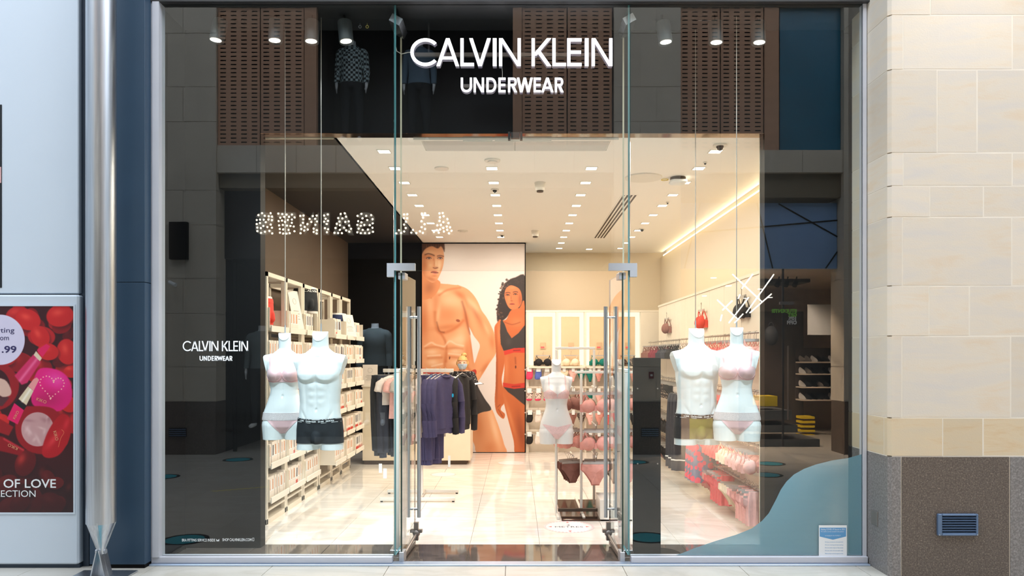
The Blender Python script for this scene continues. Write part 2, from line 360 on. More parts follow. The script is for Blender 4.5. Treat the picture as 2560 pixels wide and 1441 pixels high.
# ------------------------------------------------------------------ painted prints
class Paint:
    def __init__(s, x0, y0, x1, y1, k, bg):
        s.gain = 1.0; s.x0, s.y0, s.k = x0, y0, k; s.w = int((x1-x0)*k); s.h = int((y1-y0)*k); s.a = np.zeros((s.h, s.w, 3)); s.a[:] = np.array(bg)/255
        s.X, s.Y = np.meshgrid((np.arange(s.w)+.5)/k+x0, (np.arange(s.h)+.5)/k+y0)
    def blur(s, m, r):
        r = int(round(r*s.k))
        for ax in (0, 1):
            for _ in range(2):
                if r < 1: continue
                pad = [(0,0),(0,0)]; pad[ax] = (r+1, r); c = np.cumsum(np.pad(m, pad, mode='edge'), axis=ax)
                n = m.shape[ax]
                m = (np.take(c, range(2*r+1, 2*r+1+n), ax)-np.take(c, range(0, n), ax))/(2*r+1)
        return m
    def mask(s, pts, soft=0, curve=True):
        p = np.array(pts, float)
        if curve and len(p) > 4:
            q = []
            n = len(p)
            for i in range(n):
                a, b, c, d = p[i-1], p[i], p[(i+1)%n], p[(i+2)%n]
                for t in (0, .25, .5, .75):
                    q.append(.5*((2*b)+(-a+c)*t+(2*a-5*b+4*c-d)*t*t+(-a+3*b-3*c+d)*t**3))
            p = np.array(q)
        m = np.zeros((s.h, s.w), bool); x1, y1 = p[-1]
        for x2, y2 in p:
            if y1 != y2:
                c = ((y1 > s.Y) != (y2 > s.Y)) & (s.X < (x2-x1)*(s.Y-y1)/(y2-y1)+x1); m ^= c
            x1, y1 = x2, y2
        return s.blur(m.astype(float), soft) if soft else m.astype(float)
    def put(s, m, col, al=1.0): m = (m*al)[..., None]; s.a = s.a*(1-m)+m*np.array(col)/255
    def poly(s, pts, col, soft=.4, al=1.0, curve=True): m = s.mask(pts, soft, curve); s.put(m, col, al); return m
    def ell(s, cx, cy_, rx, ry, col, al=1.0, rot=0, edge=1.0, clip=None):
        c, n = math.cos(math.radians(rot)), math.sin(math.radians(rot)); dx = s.X-cx; dy = s.Y-cy_
        d = np.sqrt(((dx*c+dy*n)/rx)**2+((-dx*n+dy*c)/ry)**2); m = np.clip((1-d)/edge+.0, 0, 1) if edge < 1 else np.exp(-d*d*1.6)
        if clip is not None: m = m*clip
        s.put(m, col, al); return m
    def line(s, pts, r, col, al=1, clip=None):
        m = np.zeros((s.h, s.w))
        if len(pts) > 2:
            q = [pts[0]]+list(pts)+[pts[-1]]; o = []
            for i in range(1, len(q)-2):
                a0, b0, c0, d0 = [np.array(v, float) for v in q[i-1:i+3]]
                for t in (0, .33, .67): o.append(.5*((2*b0)+(-a0+c0)*t+(2*a0-5*b0+4*c0-d0)*t*t+(-a0+3*b0-3*c0+d0)*t**3))
            pts = o+[np.array(pts[-1], float)]
        for (a, b) in zip(pts[:-1], pts[1:]):
            dx, dy = b[0]-a[0], b[1]-a[1]; L = dx*dx+dy*dy+1e-9
            t = np.clip(((s.X-a[0])*dx+(s.Y-a[1])*dy)/L, 0, 1); d = np.hypot(s.X-a[0]-t*dx, s.Y-a[1]-t*dy)
            m = np.maximum(m, np.exp(-(d/r)**2))
        if clip is not None: m = m*clip
        s.put(m, col, al)
    def material(s, name, rough=.45):
        img = bpy.data.images.new(name, s.w, s.h); a = np.ones((s.h, s.w, 4), np.float32); s.a = s.a*s.gain
        a[..., :3] = np.clip(s.a[::-1], 0, 1); img.pixels.foreach_set(a.ravel()); img.update(); img.pack()
        m = mat(name, (200,200,200), rough, var=0); n, l = nodes(m); t = n.new('ShaderNodeTexImage'); t.image = img
        uv = n.new('ShaderNodeUVMap'); l.new(uv.outputs[0], t.inputs[0]); l.new(t.outputs[0], n['Principled BSDF'].inputs['Base Color']); return m
def print_sheet(name, x0, x1, z0, z1, y, m, parent, back=.004):
    """flat print facing the aisle with its picture mapped over the front"""
    mb = MB().box((x0, y, z0), (x1, y+back, z1)); o = obj(name, mb, m, parent); me = o.data
    uv = me.uv_layers.new(name='UVMap'); L = wloc(parent) if parent else Vector((0,0,0))
    for p in me.polygons:
        for li in p.loop_indices:
            v = me.vertices[me.loops[li].vertex_index].co+L
            uv.data[li].uv = ((v.x-x0)/(x1-x0), (v.z-z0)/(z1-z0))
    return o
# ------------------------------------------------------------------ bodies
def ring(z, hw, df, db, cy_=0, cx=0, n=40, e=2.25):
    out = []
    for k in range(n):
        a = 2*PI*k/n; c, s = math.cos(a), math.sin(a); X = abs(c)**(2/e)*(1 if c > 0 else -1); Y = abs(s)**(2/e)*(1 if s > 0 else -1)
        out.append((cx+hw*X, cy_+(db if Y > 0 else df)*Y, z))
    return out
def capsule(mb, p, q, r0, r1, n=20):
    p, q = Vector(p), Vector(q); d = (q-p); L = d.length; d.normalize(); up = Vector((0,1,0)) if abs(d.y) < .8 else Vector((1,0,0))
    a = d.cross(up).normalized(); b = a.cross(d).normalized(); rings = []
    for t in np.linspace(-80, 0, 6): t = math.radians(t); rings.append((p+d*(r0*math.sin(t)), r0*math.cos(t)))
    for t in np.linspace(0, 80, 6): t = math.radians(t); rings.append((q+d*(r1*math.sin(t)), r1*math.cos(t)))
    mb.loft([[tuple(c+r*(math.cos(2*PI*k/n)*a+math.sin(2*PI*k/n)*b)) for k in range(n)] for c, r in rings])
def fuse(mb, voxel, smooth=8, name='body'):
    """overlapping closed shells -> one continuous skin"""
    me = mesh_of(mb, name, []); o = bpy.data.objects.new('t', me); C.objects.link(o)
    r = o.modifiers.new('r', 'REMESH'); r.mode = 'VOXEL'; r.voxel_size = voxel; r.use_smooth_shade = True
    s = o.modifiers.new('s', 'SMOOTH'); s.factor = .5; s.iterations = smooth
    dg = bpy.context.evaluated_depsgraph_get(); dg.update(); out = bpy.data.meshes.new_from_object(o.evaluated_get(dg))
    bpy.data.objects.remove(o); out.name = name; return out
def get_co(me):
    a = np.empty(len(me.vertices)*3); me.vertices.foreach_get('co', a); return a.reshape(-1, 3)
def get_no(me):
    a = np.empty(len(me.vertices)*3, np.float32); me.vertices.foreach_get('normal', a); return a.reshape(-1, 3).astype(float)
def set_co(me, a): me.vertices.foreach_set('co', a.ravel()); me.update()
def smooth_me(me, m):
    me.materials.clear(); me.materials.append(m)
    me.polygons.foreach_set('use_smooth', [True]*len(me.polygons)); 
    try: me.set_sharp_from_angle(angle=math.radians(50))
    except Exception: pass
    me.update()
def torso(male, arms=False):
    mb = MB()
    if male:
        rows = [(-.05,.10,.07,.08),(0,.165,.095,.115),(.06,.182,.105,.125),(.13,.174,.104,.118),(.2,.163,.10,.10),(.28,.158,.098,.088),(.36,.163,.104,.09),(.43,.172,.113,.10),(.50,.178,.118,.108),(.56,.178,.11,.11),(.62,.165,.09,.10),(.665,.13,.07,.085),(.70,.085,.055,.07),(.73,.05,.04,.05)]
        mb.loft([ring(*r) for r in rows])
        for s in (-1, 1):
            capsule(mb, (s*.085,.005,.04), (s*.1,.0,-.14), .098, .086)
            capsule(mb, (s*.10,.01,.625), (s*.185,.012,.60), .055, .062); capsule(mb, (s*.17,.01,.60), (s*.20,.012,.54), .06, .05)
        capsule(mb, (0,.02,.64), (0,.005,.98), .066, .060)
        capsule(mb, (0,-.075,.03),(0,-.085,.0),.045,.04)
    else:
        rows = [(-.03,.10,.06,.08),(.02,.16,.088,.118),(.08,.170,.092,.12),(.14,.160,.088,.108),(.20,.138,.083,.085),(.27,.114,.077,.07),(.315,.108,.075,.068),(.37,.118,.08,.072),(.43,.13,.085,.078),(.49,.135,.085,.082),(.54,.132,.075,.08),(.58,.115,.06,.07),(.615,.08,.045,.06),(.64,.045,.035,.045)]
        mb.loft([ring(*r) for r in rows])
        for s in (-1, 1):
            capsule(mb, (s*.085,.005,.03), (s*.086,.0,-.15), .093, .078)
            capsule(mb, (s*.08,.01,.57), (s*.14,.012,.555), .038, .042); capsule(mb, (s*.14,.01,.55), (s*.158,.012,.48), .041, .037)
        capsule(mb, (0,.02,.56), (0,.005,.92), .051, .047)
    return mb
def finish_torso(me, male):
    co = get_co(me); x, y, z = co[:,0], co[:,1], co[:,2]; no = get_no(me); front = np.clip(-no[:,1]*1.4, 0, 1); back = np.clip(no[:,1], 0, 1)
    g = lambda x0, z0, sx, sz: np.exp(-((np.abs(x)-x0)/sx)**2-((z-z0)/sz)**2)
    if male:
        pec = np.clip(1.25-np.sqrt(((np.abs(x)-.078)/.088)**2+((z-.515)/.066)**2), 0, .55)/.55
        pec = pec*pec*(3-2*pec)*np.where(z < .51, 1, np.clip(1-(z-.51)/.12, 0, 1))
        d = .022*pec-.004*np.exp(-(x/.012)**2)*np.clip((.60-z)/.1,0,1)*np.clip((z-.2)/.06,0,1)
        for zz in (.405,.345,.285): d += .0065*g(.036,zz,.026,.024)
        d += -.004*g(.085,.33,.012,.12)+.005*g(.115,.33,.03,.1)-.006*g(.0,.447,.06,.012)
        d += -.012*g(0,.232,.008,.011)+.004*g(.08,.655,.07,.012)-.008*g(0,.635,.03,.02)
        d += -.006*np.exp(-((np.abs(x)-.06-(z-.1)*.5)/.012)**2)*np.exp(-((z-.17)/.05)**2)
        zt = .79-(-y)*.0; cutn, sh = .845, .205; low = -.087; zk, sl, z0_ = .625, .30, .168
    else:
        d = .052*np.exp(-(((np.abs(x)-.068)/.052)**2+((z-.435)/.05)**2)**1.25)+.008*g(.07,.49,.05,.05)
        d += -.010*g(0,.265,.007,.011)-.004*np.exp(-(x/.012)**2)*np.exp(-((z-.33)/.09)**2)+.006*g(0,.18,.07,.06)+.003*g(.06,.592,.06,.01)
        cutn, sh = .772, .165; low = -.085; zk, sl, z0_ = .575, .24, .130
    co[:,1] -= d*front
    x, y, z = co[:,0], co[:,1], co[:,2]
    cut = cutn+np.minimum(0, y-.012)*1.15                                     # slanted cut face of the neck
    k = (z > cut) & (np.abs(x) < .12); co[k,2] = cut[k]
    co[:,2] = np.maximum(co[:,2], low); lim = np.minimum(sh, sh-(zk-co[:,2])*sl); lim = np.where(co[:,2] > .28, np.maximum(lim, z0_), 1); co[:,0] = np.clip(co[:,0], -lim, lim)
    set_co(me, co); return me
def shell(me, f, off=.003, mb=None, mi=0, steps=3, lim=.012):
    """cloth over the body where f(x,y,z) > 0, with its edge drawn along f = 0"""
    co = get_co(me).copy(); no = get_no(me); v = f(co); faces = []
    for p in me.polygons:
        vv = p.vertices
        if any(v[i] > 0 for i in vv): faces.append(tuple(vv))
    used = sorted({i for q in faces for i in q}); idx = {j: k for k, j in enumerate(used)}; u = np.array(used)
    p = co[u].copy(); n = no[u]; e = 1e-4; orig = p.copy(); neg = v[u] <= 0
    for _ in range(steps):
        fv = f(p); gr = np.stack([(f(p+np.eye(3)[a]*e)-fv)/e for a in range(3)], 1)
        gr -= n*(gr*n).sum(1, keepdims=True); g2 = (gr*gr).sum(1)+1e-3
        st = -(fv/g2)[:, None]*gr; ln = np.linalg.norm(st, axis=1, keepdims=True); st *= np.minimum(1, lim/(ln+1e-9))
        p[neg] += st[neg]
    outer = p+n*off; F_ = [tuple(idx[i] for i in q) for q in faces]
    cnt = {}
    for q in F_:
        for a, b in zip(q, q[1:]+q[:1]): cnt[(a, b)] = cnt.get((a, b), 0)+1
    edges = [(a, b) for (a, b) in cnt if (b, a) not in cnt]; N = len(p); rim = {}
    vs_ = [tuple(q) for q in outer]
    for a, b in edges:
        for i in (a, b):
            if i not in rim: rim[i] = len(vs_); vs_.append(tuple(p[i]-n[i]*.001))
    mb = mb or MB(); mb.add(vs_, F_+[(b, a, rim[a], rim[b]) for a, b in edges], mi, True); return mb
MALE = finish_torso(fuse(torso(True), .0055, 10, 'torso'), True); smooth_me(MALE, M['mannequin'])
FEM = finish_torso(fuse(torso(False), .005, 9, 'torso'), False); smooth_me(FEM, M['mannequin'])
FEMW = FEM.copy(); smooth_me(FEMW, M['mannequinw'])
def wrap_text(mb, bvh, body, z0, x0, x1, size, off=.0045, zf=None):
    t = text_mb(body, size, (0,0,0), Matrix.Identity(4), 0, bold=.0006); xs = [v[0] for v in t.v]
    if not xs: return
    w = max(xs)-min(xs); out = []
    for v in t.v:
        X = x0+(v[0]-min(xs))/w*(x1-x0); Z = z0+v[1]+(zf(X) if zf else 0)
        h = bvh.ray_cast(Vector((X, -1, Z)), Vector((0,1,0)))
        out.append((X, (h[0].y if h[0] else 0)-off, Z))
    mb.add(out, t.f)
M['trunk'] = mat('black_jersey', (27,32,38), .8, var=.08, scale=30, bump=.25, bscale=500)
M['band'] = mat('black_elastic', (20,22,28), .7, var=.05, bump=.2, bscale=400)
M['olive'] = mat('olive_jersey', (124,116,34), .75, var=.06, scale=30, bump=.2, bscale=500)
M['pink'] = mat('pale_pink_satin', (224,186,190), .5, var=.05, scale=20, bump=.1, sheen=.3)
M['pinkdeep'] = mat('pink_satin', (216,170,172), .5, var=.05, scale=20)
M['lace'] = mat('pale_pink_lace', (214,206,208), .8, var=.12, scale=160, bump=.6, bscale=300)
def trunks(root, me, colour_mid=None):
    top = lambda p: .167-.012*np.exp(-(p[:,0]/.12)**2)+.0*p[:,1]
    zz = lambda p: p[:,2]
    hem = lambda p: zz(p)+.035-.02*np.clip(p[:,1]/.1, -1, 1)*0
    body = lambda p: np.minimum(top(p)-.030-zz(p), hem(p))
    if colour_mid:
        mid = lambda p: np.minimum(np.minimum(body(p), (.095-np.abs(p[:,0]))), -p[:,1]-.02)
        side = lambda p: np.minimum(body(p), np.maximum(np.abs(p[:,0])-.095, p[:,1]+.02))
        obj('trunks', shell(me, side, .004), M['trunk'], root, world=False)
        obj('front_panel', shell(me, mid, .004), colour_mid, root, world=False, label='olive green front panel')
    else: obj('trunks', shell(me, body, .004), M['trunk'], root, world=False)
    wb = obj('waistband', shell(me, lambda p: np.minimum(top(p)-zz(p), zz(p)-top(p)+.031), .0055), M['band'], root, world=False)
    st = MB()
    for o_ in (.003, .0285):
        shell(me, lambda p: np.minimum(top(p)-o_+.0013-zz(p), zz(p)-top(p)+o_+.0013), .0062, st)
    bvh = BVHTree.FromPolygons([tuple(v) for v in get_co(me)], [tuple(p.vertices) for p in me.polygons])
    zf = lambda X: .167-.012*math.exp(-(X/.12)**2)-.0205
    for s, a, b in (('CK ONE', -.145, -.10), ('CALVIN KLEIN', -.084, .002), ('CK ONE', .018, .062), ('CALVIN KLEIN', .076, .143)):
        wrap_text(st, bvh, s, 0, a, b, .0135, .0068, zf)
    obj('waistband_print', st, M['vinyl'], wb, world=False)
def bra_f(p, full=1.0):
    x, y, z = np.abs(p[:,0]), p[:,1], p[:,2]
    cup = 1-np.sqrt(((x-.068)/.069)**2+((z-.432)/.057)**2)
    upper = (.466+.25*np.abs(x-.06)+.0*z)-z
    cup = np.minimum(cup*.05, upper)
    band = np.minimum(.0145-np.abs(z-.392-.0*x+.02*np.exp(-(x/.02)**2)*0), .001+0*z+.2)
    bridge = np.minimum(.012-np.abs(z-.412), .03-x)
    strap = np.minimum(.006-np.abs(x-(.088+(z-.46)*.15)), z-.44)
    wing = np.minimum(np.minimum(z-.378, .43-.25*(y+.03)-z), x-.1)
    fr = np.where(y < .02, 1, -1)*.02
    return np.maximum.reduce([np.minimum(cup, fr), np.minimum(band, .1), np.minimum(bridge, fr), strap, wing])
def panty_f(p, top=.135, low=0.0, h=0.03):
    x, y, z = np.abs(p[:,0]), p[:,1], p[:,2]
    leg = z-(low-.035+1.55*np.clip(x-.018, 0, 1)**1.0*.62+.1*x)
    return np.minimum(top-h-z, leg)
def lingerie(root, me, bcol, pcol, lace):
    bo = obj('bra', shell(me, lambda p: bra_f(p), .0035), bcol, root, world=False)
    wire = MB(); shell(me, lambda p: np.where(p[:,1] < .03, .0035-np.abs(np.sqrt(((np.abs(p[:,0])-.068)/.064)**2+((p[:,2]-.432)/.05)**2)-.98)*.055, -.01)-np.maximum(p[:,2]-.43, 0), .006, wire)
    obj('underwire', wire, M['pinkdeep'], bo, world=False)
    po = obj('briefs', shell(me, lambda p: panty_f(p, .13), .0035), pcol, root, world=False)
    if lace: obj('lace_waistband', shell(me, lambda p: np.minimum(.132-p[:,2], p[:,2]-.072), .0048), M['lace'], po, world=False)
    else: obj('waistband', shell(me, lambda p: np.minimum(.105-p[:,2]-.03*np.exp(-(p[:,0]/.1)**2), p[:,2]-.093+.03*np.exp(-(p[:,0]/.1)**2)), .0048), M['pinkdeep'], po, world=False)
# ------------------------------------------------------------------ structure of the shopfront
GY = 5.675                       # glass plane
PY0, PY1 = 6.13, 6.245           # black portal wall
XL, XR = -2.73, 2.684            # cavity sides
OX0, OX1, OZ = PX(663, PY1), PX(1900, PY1), CEIL      # portal opening
def struct(name, mb, m, parent=None, **k): return obj(name, mb, m, parent, kind=None if parent else 'structure', **k)
fl = thing('floor', None, None, (0, 0, 0), kind='structure')
obj('subfloor', MB().box((-9, -8, -.12), (9, 14, -.012)), M['grout'], fl)
tile_cache = {}
def tile(parent, x0, y0, x1, y1, m, g=.002, z=0, h=.012):
    key = (round(x1-x0, 3), round(y1-y0, 3), m.name)
    if key not in tile_cache: tile_cache[key] = mesh_of(MB().box((g, g, -h), (x1-x0-g, y1-y0-g, 0), 0, .0012), 'floor_tile', m)
    return link('floor_tile', tile_cache[key], parent, (x0, y0, z))
for i in range(-7, 8):
    for j in range(-2, 7):
        y0 = -.53+j*.886 if j >= 0 else -.53+j*2.2
        y1 = (-.53+(j+1)*.886) if j >= 0 else y0+2.2
        if j == 6: y1 = GY-.06
        if y0 < GY-.06: tile(fl, -.078+.8835*i, y0, -.078+.8835*(i+1), min(y1, GY-.06), M['aisle'])
tx = [OX0-.75]+[-2.16+.5925*k for k in range(0, 8)]+[2.75]
tx = [-2.73, -2.16, -1.5675, -.975, -.39, .2, .8, 1.39, 1.98, 2.684]
for a, b in zip(tx[:-1], tx[1:]): tile(fl, a, GY+.02, b, PY1+.003, M['darkstone'])
tx = [-2.8, -2.16, -1.5675, -.975, -.39, .2, .8, 1.39, 1.98, 2.75]
for j in range(6):
    for a, b in zip(tx[:-1], tx[1:]): tile(fl, a, PY1+.003+j*1.19, b, PY1+.003+(j+1)*1.19, M['marble'], .0012)
# interior shell
struct('ceiling', MB().box((-1.54, PY1, CEIL), (2.62, 13.4, CEIL+.06)).box((-1.54, PY1, CEIL), (-1.52, 12.1, CEIL+.25)), M['ceiling'])
struct('ceiling', MB().box((-2.85, PY1, CEIL+.002), (-1.542, 13.4, CEIL+.06)), M['blackceil'])
struct('wall_left', MB().box((-2.85, PY1, 0), (-2.76, 13.4, CEIL+.3)), M['blackwall'])
struct('wall_right', MB().box((2.60, PY1, 0), (2.75, 13.4, CEIL-.09)).box((2.68, PY1, CEIL-.09), (2.75, 13.4, CEIL+.06)), M['wallcream'])
struct('wall_back', MB().box((-.0, 13.34, 0), (2.75, 13.45, CEIL+.05)), M['wallcream'])
struct('wall_back', MB().box((-2.85, 12.16, 0), (.15, 12.3, CEIL+.05)), M['black'])
tag(obj('cove_light', MB().box((2.625, PY1+.05, CEIL-.075), (2.665, 13.2, CEIL-.055)), M['cove']), 'long warm cove light strip glowing along the top of the right shop wall', 'light')
area('cove_lamp', (2.50, 9.7, CEIL-.035), .04, 6.6, 3, lin((255,228,180)), (0, math.radians(-38), 0))
# black portal wall with its mirror-polished soffit
pw = MB().box((XL-.1, PY0, 0), (OX0, PY1, 7)).box((OX1, PY0, 0), (XR+.1, PY1, 7)).box((OX0, PY0, OZ), (OX1, PY1, 7))
struct('wall_front', pw, M['black'])
M['polish'] = mat('polished_soffit', (120,100,84), .08, .9, var=.02)
struct('trim_1', MB().box((OX0, PY0+.001, OZ-.006), (OX1, PY1, OZ)), M['polish'])
M['portaledge'] = mat('cream_portal_edge', (236,222,196), .5, var=.01)
struct('trim_2', MB().box((OX0, PY1+.001, OZ-.016), (-1.54, PY1+.01, OZ)).box((OX1-.003, PY1+.001, 0), (OX1+.002, PY1+.01, OZ)), M['portaledge'])
# cavity sides and header
struct('wall_left', MB().box((XL-.14, GY+.03, 0), (XL-.01, PY0, 7)), M['black'])
struct('wall_right', MB().box((XR+.03, GY+.03, 0), (XR+.15, PY0, 7)), M['black'])
struct('ceiling', MB().box((XL-.1, GY-.05, 4.29), (XR+.03, PY0, 4.5)), M['header'])
struct('wall_front', MB().box((XL-.14, GY-.05, 4.5), (XR+.1, GY+.02, 8.2)), M['header'])
# glass front
def pane_mb(x0, x1, z0, z1, y0=GY, t=.012):
    mb = MB(); v = [(x0,y0,z0),(x1,y0,z0),(x1,y0+t,z0),(x0,y0+t,z0),(x0,y0,z1),(x1,y0,z1),(x1,y0+t,z1),(x0,y0+t,z1)]
    mb.add(v, [(0,1,5,4)], 0); mb.add(v, [(2,3,7,6)], 1); mb.add(v, [(3,2,1,0),(4,5,6,7),(1,2,6,5),(3,0,4,7)], 2); return mb
GM = [M['glass'], M['clear'], M['glass_edge']]
xg0, xg1, xg2, xg3 = PX(400, GY), PX(984, GY), PX(1576, GY), PX(2156, GY)
zs = PZ(1390, GY)
def structT(name): return thing(name, None, None, (0, GY, 0), kind='structure')
w1 = structT('window_1'); obj('pane', pane_mb(xg0, xg1, zs, 4.29), GM, w1)
obj('sill', MB().box((-2.779, GY-.04, .012), (PX(982, GY), GY+.05, zs), 0, .003), M['alu'], w1)
obj('frame', MB().box((-2.779, GY-.04, zs), (PX(382, GY-.04), GY+.05, 4.29)).box((PX(382, GY-.04), GY-.05, zs), (PX(397, GY-.05), GY+.05, 4.29)), M['alu'], w1)
w2 = structT('window_2'); obj('pane', pane_mb(xg1+.004, xg2-.004, PZ(677, GY), 4.29), GM, w2)
w3 = structT('window_3'); obj('pane', pane_mb(xg2, xg3, zs, 4.29), GM, w3)
obj('sill', MB().box((PX(1577, GY), GY-.035, .012), (XR, GY+.05, zs), 0, .003), M['alu'], w3)
obj('frame', MB().box((PX(2156, GY), GY-.012, zs), (XR, GY+.05, 4.29)), M['alu'], w3)
for w_, x_, sg in ((w1, xg1+.004, 1), (w3, xg2-.004, -1)):
    fa, fb = sorted((x_, x_+sg*.013)); q0_, q1_ = GY+.013, GY+.30
    fv = [(fa,q0_,zs),(fb,q0_,zs),(fb,q1_,zs),(fa,q1_,zs),(fa,q0_,4.29),(fb,q0_,4.29),(fb,q1_,4.29),(fa,q1_,4.29)]
    fm_ = MB().add(fv, [(0,1,5,4),(3,2,1,0),(4,5,6,7)], 1).add(fv, [(1,2,6,5),(3,0,4,7)], 0).add(fv, [(2,3,7,6)], 2); obj('glass_fin', fm_, [M['clear'], M['fin_edge'], M['fin_far']], w_)
    b = MB().box((x_-.04, GY+.05, 4.17), (x_+.05, GY+.30, 4.23)); b.xf(Matrix.Translation((x_,GY+.17,4.2)) @ Matrix.Rotation(.5*sg, 4, 'Y') @ Matrix.Translation((-x_,-GY-.17,-4.2)))
    obj('fin_bracket', b, M['steel'], w_)
struct('trim_3', MB().box((-2.779, GY-.075, 0), (XR, GY+.02, .012), 0, .002), M['bluealu'])
# doors, standing open at right angles to the front
def door(n, px, sg):
    x = PX(px, GY); d = thing('door_%d' % n, None, None, (x, GY+.01, 0), kind='structure')
    zt = PZ(683, GY); x0, x1 = x-.006, x+.006; y0, y1 = GY+.012, GY+.56
    mb = MB(); v = [(x0,y0,.03),(x1,y0,.03),(x1,y1,.03),(x0,y1,.03),(x0,y0,zt),(x1,y0,zt),(x1,y1,zt),(x0,y1,zt)]
    mb.add(v, [(3,0,4,7)], 0 if sg < 0 else 1).add(v, [(1,2,6,5)], 1 if sg < 0 else 0).add(v, [(0,1,5,4),(2,3,7,6),(3,2,1,0),(4,5,6,7)], 2)
    obj('pane', mb, [M['glass'], M['clear'], M['door_edge']], d)
    yh = GY+.50; zh0, zh1 = 1.6-(1294-888)*yh/F, 1.6+(888-767)*yh/F
    for s in (-1, 1):
        hb = MB().tube([(x+s*.046, yh, zh0), (x+s*.046, yh, zh1)], .0165, 14)
        for z in (zh0+.07, zh1-.09): hb.tube([(x+s*.004, yh, z), (x+s*.046, yh, z)], .011, 10)
        h = obj('handle', hb, M['steel'], d)
    obj('top_patch', MB().box((x-.026, GY+.013, zt-.045), (x+.026, GY+.13, zt+.006), 0, .002), M['chrome'], d)
    obj('pivot', MB().box((x-.018, GY+.006, .0), (x+.018, GY+.11, .085), 0, .003), M['chrome'], d)
    fr = MB().box((x-.01, GY+.11, .012), (x+.01, GY+.55, .035))
    fr.tube([(x+sg*.0, GY+.06, .03), (x+sg*.02, GY+.5, .10)], .012, 8).ball((x+sg*.02, GY+.52, .11), .034, 10, 6).box((x+sg*.02-.05, GY+.50, .115), (x+sg*.02+.05, GY+.54, .14)).box((x+sg*.02-.018, GY+.50, .05), (x+sg*.02+.018, GY+.54, .20))
    obj('closer_rail', fr, M['rail'], d); d.rotation_euler = (0, 0, -sg*.052)
    return d
M['door_edge'] = mat('dark_green_door_edge', (44,62,56), .2, var=.02)
door(1, 1003, 1); door(2, 1557, -1)
for px, sg in ((968, 1), (1592, -1)):
    x = PX(px, GY); zb = PZ(693, GY); zt = PZ(659, GY); zm = PZ(677, GY)
    L = [(x, zb), (x+sg*.055, zb), (x+sg*.055, zm), (x+sg*.215, zm), (x+sg*.215, zt), (x, zt)]
    p = MB().prism(L, GY-.018, GY-.001).prism(L, GY+.013, GY+.03)
    tag(obj('patch_fitting', p, M['chrome']), 'satin steel L-shaped patch fitting where the %s door meets the fixed glass' % ('left' if sg > 0 else 'right'), 'door fitting', 'patch fittings above the doors')
# security pedestals inside the door jambs
for px, sg in ((985, 'left'), (1574, 'right')):
    x = PX(px, 5.86); t = thing('security_pedestal', 'slim white security pedestal beside the %s door jamb' % sg, 'security gate', (x, 6.2, 0), group='security pedestals at the entrance')
    zt = PZ(924, 5.86); s = 1 if sg == 'left' else -1
    obj('frame', MB().box((x-.022, 5.99, .02), (x+.022, 6.02, zt-.031), 0, .004).box((x-.022, 6.37, .02), (x+.022, 6.40, zt-.031), 0, .004).box((x-.0225, 5.989, zt-.03), (x+.022, 6.40, zt), 0, .004), M['whitemetal'], t)
    obj('panel', MB().box((x-.004, 6.02, .1), (x+.004, 6.37, zt-.03)), M['acrylic'] if 'acrylic' in M else M['clear'], t)
    obj('base', MB().box((x-.05, 5.95, 0), (x+.05, 6.44, .03), 0, .004), M['steel'], t)
# ------------------------------------------------------------------ left: white shopfront, navy pier, column
yW = 5.56
wl = thing('wall_left', None, None, (-4, yW, 0), kind='structure')
obj('upper_panel', MB().box((-6.5, yW, PZ(734, yW)), (PX(196, yW), yW+.2, 7.5), 0, .006), M['white_panel'], wl)
obj('lower_panel', MB().box((-6.5, yW-.02, .03), (PX(200, yW), yW+.2, PZ(738, yW)), 0, .012), M['white_panel'], wl)
obj('plinth', MB().box((-6.5, yW, 0), (PX(199, yW), yW+.2, .03)), M['navydark'], wl)
obj('side_window', MB().box((-4.5, yW-.004, PZ(720, yW)), (PX(5, yW), yW, PZ(262, yW)), 0, .001), M['trunk'], wl)
obj('side_shelf', MB().box((-4.5, yW-.006, PZ(458, yW)), (PX(4, yW), yW-.004, PZ(418, yW))), M['pinkdeep'], wl)
wn = thing('wall_front', None, None, (-3, 5.5, 0), kind='structure')
obj('shadow_gap', MB().box((PX(197, 5.60), 5.60, 0), (PX(222, 5.60), 5.75, 7.5)), M['navydark'], wn)
obj('navy_panel', MB().box((PX(216, 5.5), 5.54, .03), (-2.779, 5.70, PZ(706, 5.54)-.002), 0, .002).box((PX(216, 5.5), 5.54, PZ(706, 5.54)+.002), (-2.779, 5.70, 7.5), 0, .002), M['navy'], wn)
obj('plinth', MB().box((PX(222, 5.5), 5.55, 0), (-2.785, 5.70, .03)), M['black'], wn)
cx_, cy_ = PX(253, 5.33), 5.33; zc = PZ(1311, 5.33-.05)
col = thing('steel_column', 'round brushed steel column on a pinned cone foot before the navy pier', 'column', (cx_, cy_, 0))
mb = MB(); mb.tube([(cx_, cy_, zc), (cx_, cy_, 7.6)], .0985, 48); obj('shaft', mb, M['steel'], col)
mb = MB()
for k in range(4):
    a = k*PI/2+.25; d = Vector((math.cos(a), math.sin(a), 0)); q = Vector((-d.y, d.x, 0))*.005
    pts = [Vector((cx_, cy_, zc+.02))+d*.004, Vector((cx_, cy_, zc+.02))+d*.099, Vector((cx_, cy_, zc))+d*.099, Vector((cx_, cy_, .20))+d*.03, Vector((cx_, cy_, .19))+d*.004]
    mb.add([p+q for p in pts]+[p-q for p in pts], [(0,1,2,3,4),(9,8,7,6,5)]+[(i, 5+i, 5+(i+1)%5, (i+1)%5) for i in range(5)])
mb.loft([[(cx_+r*math.cos(2*PI*k/24), cy_+r*math.sin(2*PI*k/24), z) for k in range(24)] for z, r in ((zc+.004,.096),(.22,.028),(.19,.03),(.17,.03))])
obj('cone_foot', mb, M['steel'], col)
mb = MB().tube([(cx_-.035, cy_, .185), (cx_+.035, cy_, .185)], .018, 14)
obj('hinge_pin', mb, M['chrome'], col)
mb = MB()
